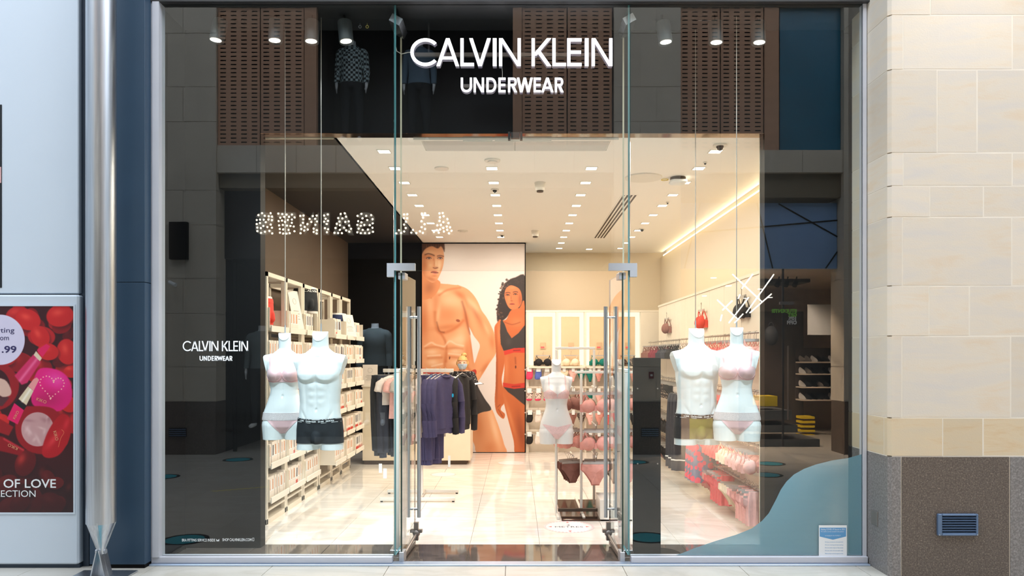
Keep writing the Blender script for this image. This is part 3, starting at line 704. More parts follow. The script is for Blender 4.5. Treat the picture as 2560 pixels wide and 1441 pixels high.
for s in (-1, 1): mb.prism([(cx_+s*.008-.004, .2), (cx_+s*.008+.004, .2), (cx_+s*.05+.005, .01), (cx_+s*.05-.005, .01)], cy_-.05, cy_+.05)
mb.prism([(cx_-.012,.19),(cx_+.012,.19),(cx_+.06,.01),(cx_-.06,.01)], cy_-.006, cy_+.006)
obj('clevis_plate', mb, M['steel'], col)
obj('base_plate', MB().box((cx_-.2, cy_-.16, 0), (cx_+.2, cy_+.13, .012), 0, .002), M['steel'], col)
# ------------------------------------------------------------------ right: stone pier of blocks on a granite base
yS = 5.34; xc = PX(2222, yS); rows = [-160, 37.5, 174, 382, 465, 543, 715, 840.5, 1045.5, 1141.5]
vert = {0: [2326], 1: [2258, 2531], 2: [2343, 2443], 3: [2258, 2531], 4: [2325, 2459], 5: [2256, 2530], 6: [2323, 2424], 7: [2255, 2527], 8: [2357, 2458]}
ws = thing('wall_right', None, None, (4, yS, 0), kind='structure')
yB = GY+.25; g = .0042
obj('mortar_bed', MB().box((xc+.024, yS+.0022, .0), (6.0, yB, 7.6)).box((xc+.0015, yS+.03, .0), (xc+.05, yB-.002, 7.6)), M['mortar'], ws)
for r in range(9):
    z1, z0 = PZ(rows[r], yS), PZ(rows[r+1], yS)
    if r == 0: z1 = 5.1
    mt = M['stonelow'] if r == 8 else M['stone']
    xs_ = [xc]+[PX(v, yS) for v in vert[r]]+[PX(2700+37*(r%2), yS), 4.6, 5.3, 6.0]
    for k, (a, b) in enumerate(zip(xs_[:-1], xs_[1:])):
        y1_ = yS+.06 if k else yB
        if k == 0 and r == 8: y1_ = yS+.07
        if k == 0:   # corner stone with the worn chamfer towards the glass
            pts = [(a+.02, yS), (b-g, yS), (b-g, yS+.06), (a+.06, yS+.06), (a+.06, y1_), (a, y1_), (a, yS+.022)]
            n = len(pts); mbk = MB().add([(p[0], p[1], z0+g) for p in pts]+[(p[0], p[1], z1-g) for p in pts], [tuple(range(n-1,-1,-1)), tuple(range(n,2*n))]+[(i,(i+1)%n,n+(i+1)%n,n+i) for i in range(n)])
        else: mbk = MB().box((a+g, yS+.001*((k*7+r*3)%3), z0+g), (b-g, y1_, z1-g), 0, .0015)
        obj('stone_block', mbk, mt, ws)
    if r == 8: obj('stone_block', MB().box((xc, yS+.078, z0+g), (xc+.06, yB, z1-g)), mt, ws)
for k in range(5): obj('stone_block', MB().box((xc, yS, 5.1+k*.5+g), (6, yB, 5.6+k*.5-g)), M['stone'], ws)
zg = PZ(1141.5, yS)-g; xs_ = [xc, PX(2253, yS), PX(2524, yS), PX(2800, yS), 6.0]
for k, (a, b) in enumerate(zip(xs_[:-1], xs_[1:])):
    pts = [(a+.02, yS-.004), (b-g, yS-.004), (b-g, yS+.06), (a+.06, yS+.06), (a+.06, yB), (a, yB), (a, yS+.018)]; n = 7
    if k == 0: mbk = MB().add([(p[0], p[1], 0) for p in pts]+[(p[0], p[1], zg) for p in pts], [tuple(range(n-1,-1,-1)), tuple(range(n,2*n))]+[(i,(i+1)%n,n+(i+1)%n,n+i) for i in range(n)])
    else: mbk = MB().box((a+g, yS-.004, 0), (b-g, yS+.06, zg), 0, .0015)
    obj('granite_slab', mbk, M['granite2'] if k in (0, 2) else M['granite'], ws)
# louvre vent
def yP(px, py): return P(px, py, yS)
x0, _, z1 = yP(2340, 1284); x1, _, z0 = yP(2440, 1338)
v = thing('louvre_vent', 'blue grey louvred metal vent set in the granite base of the stone pier', 'vent', ((x0+x1)/2, yS, z0))
mb = MB().box((x0, yS-.03, z0), (x0+.03, yS-.004, z1), 0, .004).box((x1-.014, yS-.03, z0), (x1, yS-.004, z1), 0, .003).box((x0+.03, yS-.03, z1-.014), (x1-.014, yS-.004, z1), 0, .003).box((x0+.03, yS-.03, z0), (x1-.014, yS-.004, z0+.014), 0, .003)
obj('frame', mb, M['ventblue'], v)
obj('back', MB().box((x0+.03, yS-.008, z0+.014), (x1-.014, yS-.005, z1-.014)), M['black'], v)
n = 7; hz = (z1-z0-.028)/n
for k in range(n):
    zz = z0+.014+hz*k
    s_ = MB().add([(x0+.03, yS-.028, zz+.002), (x1-.014, yS-.028, zz+.002), (x1-.014, yS-.012, zz+hz*.62), (x0+.03, yS-.012, zz+hz*.62), (x0+.03, yS-.026, zz-.0), (x1-.014, yS-.026, zz-.0), (x1-.014, yS-.010, zz+hz*.5), (x0+.03, yS-.010, zz+hz*.5)], [(0,1,2,3),(7,6,5,4),(0,4,5,1),(3,2,6,7),(0,3,7,4),(1,5,6,2)])
    obj('slat', s_, M['ventblue'], v)
for a in (x0+.008, x1-.008): obj('screw', MB().tube([(a, yS-.034, z0+.007), (a, yS-.029, z0+.007)], .004, 8), M['chrome'], v)
ya = 5.46
tag(obj('cover_plate', MB().box((xc-.006, 5.50, PZ(1316, 5.5)), (xc, 5.60, PZ(1281, 5.5)), 0, .001), M['rail']), 'small square metal cover plate low on the pier side facing the glass', 'cover plate')
spot('pier_wash_lamp', (PX(2440, yS), yS-.35, 4.85), (PX(2440, yS), yS+.1, 3.6), 16, lin((255,232,200)), 100, 1)
# ------------------------------------------------------------------ lit shop sign hung behind the glass
yG = 5.93
sg = thing('shop_sign', 'glowing white two-line shop sign of capital letters hung above the doors', 'sign', P(1280, 166, yG))
def sign_line(line, y0, y1, tpx, parent):
    z1, z0 = PZ(y0, yG), PZ(y1, yG); t = tpx/F*yG
    for ch, a, b in line:
        X0, X1 = PX(a, yG), PX(b, yG)
        o = thing('letter', None, None, (0,0,0)); o.parent = parent; o.location = Vector(((X0+X1)/2, yG, z0))-wloc(parent)
        m1 = MB(); sign_mesh(m1, ch, X0, X1, z0, z1, yG-.004, yG, t); obj('letter_face', m1, M['sign'], o)
        m2 = MB(); sign_mesh(m2, ch, X0, X1, z0, z1, yG, yG+.045, t); obj('letter_return', m2, M['signside'], o)
sign_line(LINE1, 96, 165.5, 8.0, sg); sign_line(LINE2, 194.5, 231, 5.5, sg)
rl = MB().box((PX(1034, 5.99), 5.985, PZ(141, 5.99)), (PX(1505, 5.99), 6.01, PZ(132, 5.99)))
obj('mounting_rail', rl, M['rail'], sg)
obj('mounting_rail', MB().box((PX(1158, 5.99), 5.985, PZ(219, 5.99)), (PX(1385, 5.99), 6.01, PZ(211, 5.99))), M['rail'], sg)
cb = MB().tube([P(985, 10, 5.95), P(987, 70, 5.97), P(988, 112, 5.97), P(992, 128, 5.97), P(1004, 135, 5.97), P(1020, 131, 5.97), P(1033, 131, 5.97)], .0035, 6)
obj('cable', cb, M['whitemetal'], sg)
obj('cable', MB().tube([P(1254, 165, 5.97), P(1256, 180, 5.97), P(1256, 196, 5.97)], .002, 6), M['whitemetal'], sg)
for hp_ in (1070, 1490): obj('hanger', MB().box((PX(hp_, 6), 5.99, PZ(132, 6)), (PX(hp_+4, 6), 6.0, 4.29)), M['header'], sg)
# ------------------------------------------------------------------ vinyl on the glass
yv = GY-.0012
def vinyl_lines(px0, px1, y0, y1, l2, y2, y3):
    mb = MB(); k = (px1-px0)/(1531-1030)
    for ch, a, b in LINE1: sign_mesh(mb, ch, PX(px0+(a-1030)*k, yv), PX(px0+(b-1030)*k, yv), PZ(y1, yv), PZ(y0, yv), yv-.0006, yv, 2.9/F*yv)
    k2 = (l2[1]-l2[0])/(1409-1152)
    for ch, a, b in LINE2: sign_mesh(mb, ch, PX(l2[0]+(a-1152)*k2, yv), PX(l2[0]+(b-1152)*k2, yv), PZ(y3, yv), PZ(y2, yv), yv-.0006, yv, 2.1/F*yv)
    return mb
tag(obj('window_lettering', vinyl_lines(458, 620, 853, 878.5, (499, 581), 890.5, 902.5), M['vinyl']), 'two-line white vinyl brand lettering on the left window pane', 'lettering')
def put_text(s, px0, px1, pyb, hpx, m, y=yv, bold=.0, name=None, label=None, cat=None, parent=None, rot=None):
    t = text_mb(s, 1, (0,0,0), Matrix.Identity(4), 0, 'LEFT', bold)
    xs = [v[0] for v in t.v]; ys = [v[1] for v in t.v]; w = max(xs)-min(xs); h = .72
    X0, X1 = PX(px0, y), PX(px1, y); sz = hpx/F*y/h
    t.v = [(X0+(v[0]-min(xs))/w*(X1-X0), y-.0004, PZ(pyb, y)+v[1]*sz) for v in t.v]
    if name: return obj(name, t, m, parent, label, cat)
    return t
a = put_text('BRA FITTING SERVICE INSIDE', 455, 538, 1354.5, 7, M['vinyl'], bold=.012); b = put_text('SHOP CALVINKLEIN.COM', 556, 629, 1353.5, 7, M['vinyl'], bold=.012)
ic = MB()
for q in ([(541,1354),(541,1348),(544,1352)],[(541,1354),(544,1352),(548,1348),(548,1354)]): ic.prism([(PX(p[0], yv), PZ(p[1], yv)) for p in q], yv-.0005, yv)
for r_ in ((631,1345.5,631.8,1353.5),(634.6,1345.5,635.4,1353.5),(631,1345.5,635.4,1346.3),(631,1352.5,635.4,1353.5)): ic.box((PX(r_[0],yv), yv-.0005, PZ(r_[3],yv)), (PX(r_[2],yv), yv, PZ(r_[1],yv)))
tag(obj('window_lettering', merge(a, ic), M['vinyl']), 'small white fitting service lettering low on the left window pane', 'lettering')
tag(obj('window_lettering', b, M['vinyl']), 'small white web address lettering low on the left window pane', 'lettering')
# translucent blue film with a wavy edge, right pane
m = bpy.data.materials.new('blue_window_film'); m.use_nodes = True; n, l = nodes(m); bs = n['Principled BSDF']; bs.inputs['Base Color'].default_value = (*lin((138,186,206)), 1); bs.inputs['Roughness'].default_value = .5
tr = n.new('ShaderNodeBsdfTransparent'); tr.inputs[0].default_value = (.86,.95,1,1); mx = n.new('ShaderNodeMixShader'); mx.inputs[0].default_value = .6
l.new(tr.outputs[0], mx.inputs[1]); l.new(bs.outputs[0], mx.inputs[2]); l.new(mx.outputs[0], n['Material Output'].inputs[0]); M['film'] = m
cv = [(1690,1390),(1705,1384),(1740,1370),(1790,1353),(1840,1338),(1880,1322),(1905,1303),(1922,1284),(1940,1250),(1952,1225),(1966,1205),(1985,1187),(2010,1173),(2040,1162),(2080,1152),(2120,1146),(2155.5,1136)]
yf = GY+.014; pts = [(PX(p[0], yf), max(PZ(p[1], yf), zs+.0)) for p in cv]+[(PX(2155.5, yf), zs)]
fm = MB(); 
for k in range(len(cv)-1): fm.prism([(pts[k][0], zs), (pts[k+1][0], zs), pts[k+1], pts[k]], yf, yf+.0006)
fm = MB().prism(pts[::-1], yf, yf+.0005)
tag(obj('window_film', fm, M['film']), 'translucent blue film with a wavy upper edge low on the right window pane', 'window film')
# paper notice
xn0, xn1, zn0, zn1 = PX(2047, yv), PX(2117, yv), PZ(1391, yv), PZ(1314, yv)
nt = thing('paper_notice', 'white and blue paper notice taped low on the right window pane', 'notice', ((xn0+xn1)/2, yv, zn0))
obj('sheet', MB().box((xn0, yv-.001, zn0), (xn1, yv-.0002, zn1)), M['vinyl'], nt)
pq = lambda px, py: (PX(px, yv), PZ(py, yv))
M['noticeblue'] = mat('notice_blue_print', (96,158,208), .5, var=0)
nb = MB().prism([pq(2049,1320), pq(2049,1342), pq(2082,1350), pq(2115,1342), pq(2115,1320)][::-1], yv-.0016, yv-.001)
obj('blue_header', nb, M['noticeblue'], nt)
t = merge(put_text('Staying COVID-19 Secure in 2021', 2052, 2112, 1326, 4, M['vinyl'], yv-.0014), put_text('We confirm we have complied with guidance', 2052, 2110, 1331, 2.6, M['vinyl'], yv-.0014), put_text('on managing the risk of COVID-19', 2063, 2101, 1341, 2.6, M['vinyl'], yv-.0014))
obj('header_print', t, M['vinyl'], nt)
t = MB()
for k, s in enumerate(('We have carried out a risk assessment', 'We have cleaning and hand washing', 'We have taken steps to help people', 'We have taken all reasonable steps', 'Where people cannot be apart we have')):
    t = merge(t, put_text(s, 2062, 2108, 1357+k*7.2, 2.4, M['ink'], yv-.0014)); 
obj('body_print', t, M['noticeblue'], nt)
# ------------------------------------------------------------------ cosmetics poster, left
def cosmetic_poster():
    p = Paint(-140, 766, 184, 1282, 2, (60,8,12)); R = random.Random(3)
    for _ in range(95):
        x, y = R.uniform(-140, 184), R.uniform(766, 1282); 
        if 900 < y < 1150 and R.random() < .3: continue
        a = R.uniform(0, 360); r1 = R.uniform(18, 34); c = R.choice(((176,18,22),(214,34,32),(140,10,16),(96,8,12),(190,26,30)))
        dk = .55 if y > 1160 else 1
        p.ell(x+4, y+6, r1*1.15, r1*.9, (24,3,5), .55, a, .5); m_ = p.ell(x, y, r1*1.1, r1*.8, tuple(v*dk for v in c), .95, a, .10)
        p.ell(x-r1*.3, y-r1*.3, r1*.6, r1*.35, (236*dk,70*dk,58*dk), .55, a, 1.0, m_)
    for (x, y, r1, a) in ((70,800,34,20),(150,790,36,-10),(100,842,30,60),(168,880,34,80),(120,880,28,10),(170,1010,26,40),(178,930,20,0)):
        p.ell(x+3, y+5, r1*1.1, r1*.9, (30,4,6), .6, a, .4); m_ = p.ell(x, y, r1, r1*.8, (200,28,28), 1, a, .1); p.ell(x-6, y-8, r1*.5, r1*.3, (244,84,66), .7, a, 1, m_)
    p.put(np.clip((p.Y-1150)/130, 0, 1), (26,4,8), .55)
    p.poly([(-10,905),(20,915),(45,945),(44,985),(15,1020),(-40,1024),(-60,960)], (150,12,20), 1); p.ell(-8, 965, 34, 44, (60,10,14), 1, -10, .06)
    p.poly([(-20,948),(12,950),(28,975),(24,990),(0,990)], (214,176,160), .8); p.poly([(-20,994),(24,994),(6,1016),(-20,1014)], (84,40,44), .8)
    m_ = p.poly([(100,922),(140,924),(168,942),(180,975),(176,1005),(150,1028),(110,1028),(82,1012),(78,985),(84,950)], (226,16,120), 1)
    p.ell(140, 950, 34, 26, (255,96,190), .6, 20, 1, m_); p.ell(118, 1000, 46, 30, (160,4,70), .5, 0, 1, m_)
    hp = [(130+2.05*16*math.sin(t)**3*.92+4*math.cos(t), 966-1.9*(13*math.cos(t)-5*math.cos(2*t)-2*math.cos(3*t)-math.cos(4*t))+3*math.sin(t)) for t in np.linspace(0, 2*PI, 60)]
    for q in hp[::2]: p.ell(q[0], q[1], 2.2, 2.2, (250,190,170), .9, 0, .4)
    p.poly([(50,1022),(90,1016),(132,1022),(150,1048),(150,1100),(130,1134),(80,1132),(46,1104),(38,1060)], (150,10,20), 1.2); 
    m_ = p.ell(94, 1074, 42, 44, (196,150,150), 1, 0, .05); 
    for k in range(14): p.ell(94+R.uniform(-34,34), 1074+R.uniform(-34,34), R.uniform(8,20), R.uniform(3,7), R.choice(((226,190,190),(164,112,116))), .6, R.uniform(0,180), 1, m_)
    m_ = p.poly([(150,1038),(170,1040),(179,1062),(172,1102),(150,1136),(124,1146),(106,1138),(108,1112),(124,1072)], (178,8,22), 1)
    p.ell(134, 1100, 10, 34, (255,90,90), .5, 40, 1, m_); p.ell(166, 1060, 8, 20, (240,60,70), .5, 20, 1, m_)
    p.line([(154,1075),(160,1082),(152,1096),(146,1118)], .7, (230,150,90), .8)
    m_ = p.poly([(36,940),(54,963),(68,958),(102,906),(84,886)], (206,40,96), .8, curve=False); p.line([(50,952),(92,898)], 4, (255,150,190), .5)
    p.poly([(84,888),(100,904),(105,896),(90,878)], (226,206,180), .5, curve=False); p.poly([(92,876),(106,894),(126,866),(116,860)], (222,20,90), .6, curve=False)
    m_ = p.poly([(17,1048),(44,1062),(60,1026),(36,1008)], (226,16,96), .6, curve=False); p.poly([(36,1008),(60,1026),(66,1016),(46,1000)], (22,14,18), .5, curve=False)
    p.poly([(46,998),(66,1014),(84,978),(70,966)], (222,204,172), .5, curve=False); p.line([(56,1004),(76,974)], 3, (255,250,236), .7); p.poly([(70,966),(84,978),(98,950),(92,944),(84,948)], (232,150,150), .6, curve=False)
    p.poly([(-20,1050),(0,1048),(34,1068),(22,1090),(-20,1076)], (150,14,20), 1, curve=False); p.poly([(-20,1090),(6,1092),(62,1124),(50,1140),(0,1128),(-20,1116)], (140,6,18), 1, curve=False); p.line([(10,1098),(58,1126)], 2.5, (230,70,80), .6)
    p.ell(0, 850, 63, 64, (214,208,232), 1, 0, .03)
    return p.material('cosmetics_poster_print', .3)
yp = yW-.022
px0, px1, pz0, pz1 = PX(-140, yp), PX(184, yp), PZ(1282, yp), PZ(766, yp)
po = thing('cosmetics_poster', 'red petal cosmetics poster in the white shopfront panel', 'poster', ((px0+px1)/2, yp, pz0))
print_sheet('print', px0, px1, pz0, pz1, yp, cosmetic_poster(), po)
fr = MB(); e = .012
fr.box((px0-e, yp-.004, pz0-e), (px1+e, yp+.003, pz0)).box((px0-e, yp-.004, pz1), (px1+e, yp+.003, pz1+e)).box((px1, yp-.004, pz0), (px1+e, yp+.003, pz1))
obj('frame', fr, M['white_panel'], po)
yt = yp-.001
t = merge(put_text('Starting', -36, 36, 832, 13, 0, yt), put_text('from', -12, 22, 851, 13, 0, yt), put_text('£1.99', -28, 41, 882, 17, 0, yt, .02))
M['posternavy'] = mat('navy_poster_print', (48,40,92), .4, var=0)
obj('price_lettering', t, M['posternavy'], po)
t = merge(put_text('RAY OF LOVE', -62, 140, 1220, 22, 0, yt, .012), put_text('COLLECTION', -60, 89, 1243, 17, 0, yt))
obj('title_lettering', t, M['vinyl'], po)
M['goldink'] = mat('gold_poster_print', (226,160,120), .4, var=0)
def rot_text(s, cx, cy_, w, h, deg):
    t = put_text(s, cx-w/2, cx+w/2, cy_+h/2, h, 0, yt); X, Z = PX(cx, yt), PZ(cy_, yt)
    return t.xf(Matrix.Translation((X,0,Z)) @ Matrix.Rotation(math.radians(deg), 4, 'Y') @ Matrix.Translation((-X,0,-Z)))
for q_ in ((104, 1002, 26, 8, 20), (40, 1038, 22, 7, -62), (140, 1090, 24, 8, 75), (32, 1118, 26, 8, 205)): obj('product_lettering', rot_text('KIKO', *q_), M['goldink'], po)

# ------------------------------------------------------------------ window cavity: pendant spots, cables, fittings
def lamp(px, py, label, tilt=0, lit=True):
    x, y, z = P(px, py, 5.82); t = thing('cylinder_lamp', label, 'lamp', (x, y, z), group='white cylinder lamps above the shop window')
    t.rotation_euler = (-.16, tilt, 0)
    obj('housing', MB().tube([(0,0,0), (0,0,.17)], .056, 24), M['lampwhite'], t, world=False)
    obj('lens', MB().disc((0,-.012,-.003), .044, 24, 0, .002, .030), M['lamp'], t, world=False)
    obj('stem', MB().tube([(0,0,.17), (0,-.0,.38)], .008, 8), M['black'], t, world=False)
M['lampwhite'] = mat('grey_lamp_housing', (72,76,78), .5, var=.03)
for px, py, lb, ti in ((541,102,'white cylinder lamp at the far left of the window ceiling',.12),(688,103,'white cylinder lamp above the left pair of hanging torsos',0),(779,105,'white cylinder lamp beside the left hanging cable',0),(866,105,'white cylinder lamp nearest the left glass joint',-.12),(1664,107,'white cylinder lamp nearest the right glass joint',-.1),(1790,108,'white cylinder lamp above the right hanging torsos',0),(1897,108,'white cylinder lamp at the far right of the window ceiling',0)):
    lamp(px, py, lb, ti)
    q = P(px, py+12, 5.80); spot('cylinder_lamp_light', (q[0], q[1], q[2]), (q[0]+(PX(800,6)-q[0])*.5 if px < 1000 else q[0]+(PX(1800,6)-q[0])*.5, 5.98, 1.6), 90, lin((232,244,255)), 46, .8, .02)
def fitting(name, label, mb, m, cat='rigging'): return tag(obj(name, mb, m), label, cat)
def ringmb(px, py, Z, r=.011): 
    c = P(px, py, Z); return MB().tube([(c[0]+r*math.cos(a), c[1], c[2]+r*math.sin(a)) for a in np.linspace(0, 2*PI, 13)], .0025, 6)
fitting('hanging_hooks', 'pair of thin wire hooks with rings under the header', merge(MB().tube([P(900,40,6),P(900,64,6)], .0015, 5), ringmb(900,37,6), ringmb(900,67,6)), M['chrome'])
fitting('hanging_hooks', 'thin wire hook carrying a small yellow tag under the header', merge(MB().tube([P(918,40,6),P(918,64,6)], .0015, 5), ringmb(918,37,6), ringmb(918,67,6), MB().box(P(913,54,6), P(923,49,6.002))), M['goldtag'] if 'goldtag' in M else M['chrome'])
fitting('sprinkler_head', 'small white crumpled tie beneath the header near the glass joint', MB().ball(P(964, 49, 6), (.02,.02,.022), 7, 5), M['vinyl'], 'fitting')
fitting('sensor_box', 'small black box hanging from the header above the right torsos', MB().box(P(1875,29,6), P(1891,0,6.06), 0, .003), M['black'], 'fitting')
fitting('ceiling_bracket', 'short steel crossbar over the right hanging cables', MB().tube([P(1746,51,5.95), P(1786,51,5.95)], .003, 6), M['chrome'])
fitting('ceiling_bracket', 'short steel crossbar over the left hanging cables', MB().tube([P(778,49,5.95), P(822,48,5.95)], .003, 6), M['chrome'])
fitting('door_operator', 'dark bracket pair under the middle of the portal soffit', MB().box(P(1270,349,6.12), P(1276,333,6.16)).box(P(1300,349,6.12), P(1306,333,6.16)).box(P(1277,345,6.12), P(1299,334,6.16)), M['header'], 'bracket')
# ------------------------------------------------------------------ hanging torso mannequins
def mannequin(name, me, px, pyneck, Z, rz, label, s=1, cable=True, top=60):
    hh = (.86 if me is MALE else .785)
    x, _, z = P(px, pyneck, Z); z -= hh*s
    r = thing(name, label, 'mannequin', (x, Z, z), rz)
    r.scale = (s, s, s)
    link('torso', me, r)
    if cable:
        zt = PZ(top, Z); c = MB().tube([(0, .03, hh-.03), (0, .03, (zt-z)/s)], .0035, 8); obj('cable', c, M['cable'], r, world=False)
        c = MB().tube([(0, .03, hh-.02), (0, .03, hh+.05)], .006, 8); obj('cable_socket', c, M['chrome'], r, world=False)
    return r
M['cable'] = mat('steel_cable', (178,170,160), .35, .5, var=.02)
a = mannequin('female_mannequin', FEM, 711, 829, 6.10, .10, 'white hanging female torso in pale pink bra and briefs beside the black trunks', 1.02, top=68)
lingerie(a, FEM, M['pink'], M['pink'], True)
a = mannequin('male_mannequin', MALE, 800, 825, 5.87, -.05, 'white hanging male torso in black trunks with lettered waistband', 1.0, top=36)
trunks(a, MALE)
a = mannequin('male_mannequin', MALE, 1742, 817, 6.08, .12, 'white hanging male torso in trunks with an olive front panel', 1.02, top=60)
trunks(a, MALE, M['olive'])
a = mannequin('female_mannequin', FEM, 1842, 815, 5.84, -.22, 'white hanging female torso in pale pink bra at the right of the window', 1.04, top=36)
lingerie(a, FEM, M['pink'], M['pink'], True)

sp = thing('display_totem', 'dark freestanding panel with its back to the glass right of the doors', 'display panel', (PX(1618, 5.8), 5.81, 0))
obj('panel', MB().box((PX(1584, 5.78), 5.78, .03), (PX(1652, 5.78), 5.83, PZ(895, 5.78)), 0, .003), M['panelblack'], sp)
obj('base_plate', MB().disc((PX(1640, 5.9), 5.93, .002), .20, 36, 0, .012, .17), M['panelblack'], sp)
for k_, (a_, b_) in enumerate(((1594, 972), (1644, 972), (1594, 1160), (1644, 1160))): obj('screw', MB().tube([(PX(a_, 5.78), 5.777, PZ(b_, 5.78)), (PX(a_, 5.78), 5.781, PZ(b_, 5.78))], .006, 8), M['rail'], sp)
# ------------------------------------------------------------------ across the aisle, seen mirrored in the glass
yO = -.53; ZR = 2*GY-yO           # virtual distance of the opposite front
def RX(px): return (px-HX)*ZR/F
def RZ(py): return EYE+(HY-py)*ZR/F
wo = thing('wall_opposite', None, None, (0, yO, 0), kind='structure')
zl0, zl1 = RZ(462), RZ(366); zg_ = RZ(1005); zt = 7.9
def facebox(px0, px1, z0, z1, d=.5, y=yO, e=0): return MB().box((RX(px0), y, z0), (RX(px1), y-d, z1), 0, e)
# left and right stone pillars, course by course, on granite
for (a, b) in ((330, 540), (1535, 1702), (2110, 2400)):
    obj('granite_slab', facebox(a, b, 0, zg_, .5, yO+.02), M['granite'], wo)
    z = zg_; r = 0
    hs = [.56, .86, .56, .86, .56, 1.1, .56, .86, .56, .86]
    while z < zt and r < 20:
        h = hs[r % 10]; cut = (a+b)/2+(-18 if r % 2 else 22)
        obj('stone_block', facebox(a+.2, cut, z+.004, min(z+h, zt)-.004, .5, yO-.002*(r % 2)), M['stonefar'], wo)
        obj('stone_block', facebox(cut+.8, b-.2, z+.004, min(z+h, zt)-.004), M['stonefar'], wo); z += h; r += 1
obj('mortar_bed', MB().box((RX(330), yO-.01, 0), (RX(540)-.01, yO-.45, zt)).box((RX(1535)+.01, yO-.01, 0), (RX(1702)-.01, yO-.45, zt)).box((RX(2110)+.01, yO-.01, 0), (RX(2400), yO-.45, zt)), M['mortar'], wo)
# stone lintel
for a, b, z0, z1 in ((540, 1535, RZ(430), RZ(362)), (1702, 2110, RZ(430), RZ(374))):
    n = int((b-a)/95)
    for k in range(n): obj('stone_block', facebox(a+(b-a)*k/n+.4, a+(b-a)*(k+1)/n-.4, z0, z1, .4, yO-.03), M['stonefar'], wo)
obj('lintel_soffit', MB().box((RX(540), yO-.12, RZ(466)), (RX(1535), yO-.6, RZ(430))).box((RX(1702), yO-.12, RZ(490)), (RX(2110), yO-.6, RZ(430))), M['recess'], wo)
# perforated timber panels with real slots
def perforated(px0, px1, pz0, pz1, parent):
    x0, x1 = RX(px0), RX(px1); t = .02; y = yO-.06; mb = MB(); n = max(1, round((px1-px0)/27)); cw = (x1-x0)/n; hh = .066; sl = .019; sw = .54*cw
    mb.box((x0, y-t, pz0), (x1, y-t-.01, pz1), 1)
    xs = x0
    for k in range(n+1):
        a = xs if k == 0 else x0+cw*(k-.5)+sw/2; b = x1 if k == n else x0+cw*(k+.5)-sw/2
        mb.add([(a,y,pz0),(b,y,pz0),(b,y,pz1),(a,y,pz1)], [(0,1,2,3)]); 
    z = pz0
    while z < pz1:
        z2 = min(z+hh-sl, pz1)
        for k in range(n):
            a = x0+cw*(k+.5)-sw/2; b = a+sw; mb.add([(a,y,z),(b,y,z),(b,y,z2),(a,y,z2)], [(0,1,2,3)])
        z += hh
    for a in (x0, x1): mb.box((a-.001, y-t, pz0), (a+.001, y, pz1))
    return obj('perforated_panel', mb, [M['timber'], M['black']], parent)
zt2 = RZ(12)
for a, b in ((541, 646), (649, 757), (1306, 1417), (1420, 1531), (1702, 1802), (1805, 1911)): perforated(a, b, RZ(362) if a < 1600 else RZ(374), zt2, wo)
obj('panel_backing', MB().box((RX(541), yO-.10, RZ(362)), (RX(757), yO-.2, zt2)).box((RX(1306), yO-.10, RZ(362)), (RX(1531), yO-.2, zt2)).box((RX(1702), yO-.10, RZ(374)), (RX(1955), yO-.2, zt2)), M['black'], wo)
obj('timber_mullion', facebox(759, 789, RZ(362), zt2, .1, yO-.05), M['timber'], wo); obj('timber_mullion', facebox(1282, 1305, RZ(362), zt2, .1, yO-.05), M['timber'], wo)
obj('timber_mullion', facebox(1914, 1950, RZ(374), zt2, .1, yO-.05), M['timber'], wo)
obj('head_beam', MB().box((RX(540), yO, zt2), (RX(2110), yO-.5, zt+.4)), M['header'], wo)
obj('blue_panel', facebox(1955, 2109, RZ(371), zt2, .05, yO-.12), M['bluepanel'], wo)
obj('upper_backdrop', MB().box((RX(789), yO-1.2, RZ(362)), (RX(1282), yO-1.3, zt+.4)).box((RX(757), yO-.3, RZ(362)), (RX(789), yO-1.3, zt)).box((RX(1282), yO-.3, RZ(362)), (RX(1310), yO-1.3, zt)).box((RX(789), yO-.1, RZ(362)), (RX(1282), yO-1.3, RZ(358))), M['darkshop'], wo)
# dark shopfront under the lintel
obj('fascia', facebox(540, 1535, RZ(640), RZ(462), .1, yO-.35), M['fascia'], wo)
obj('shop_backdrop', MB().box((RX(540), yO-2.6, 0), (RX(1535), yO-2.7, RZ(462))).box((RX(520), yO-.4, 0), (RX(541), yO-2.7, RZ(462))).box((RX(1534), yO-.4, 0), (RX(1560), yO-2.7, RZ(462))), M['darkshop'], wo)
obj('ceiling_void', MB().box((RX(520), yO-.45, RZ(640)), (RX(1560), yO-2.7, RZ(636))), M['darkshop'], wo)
for px in (560, 760, 1000, 1240): obj('shop_mullion', facebox(px, px+8, 0, RZ(640), .05, yO-.38), M['black'], wo)
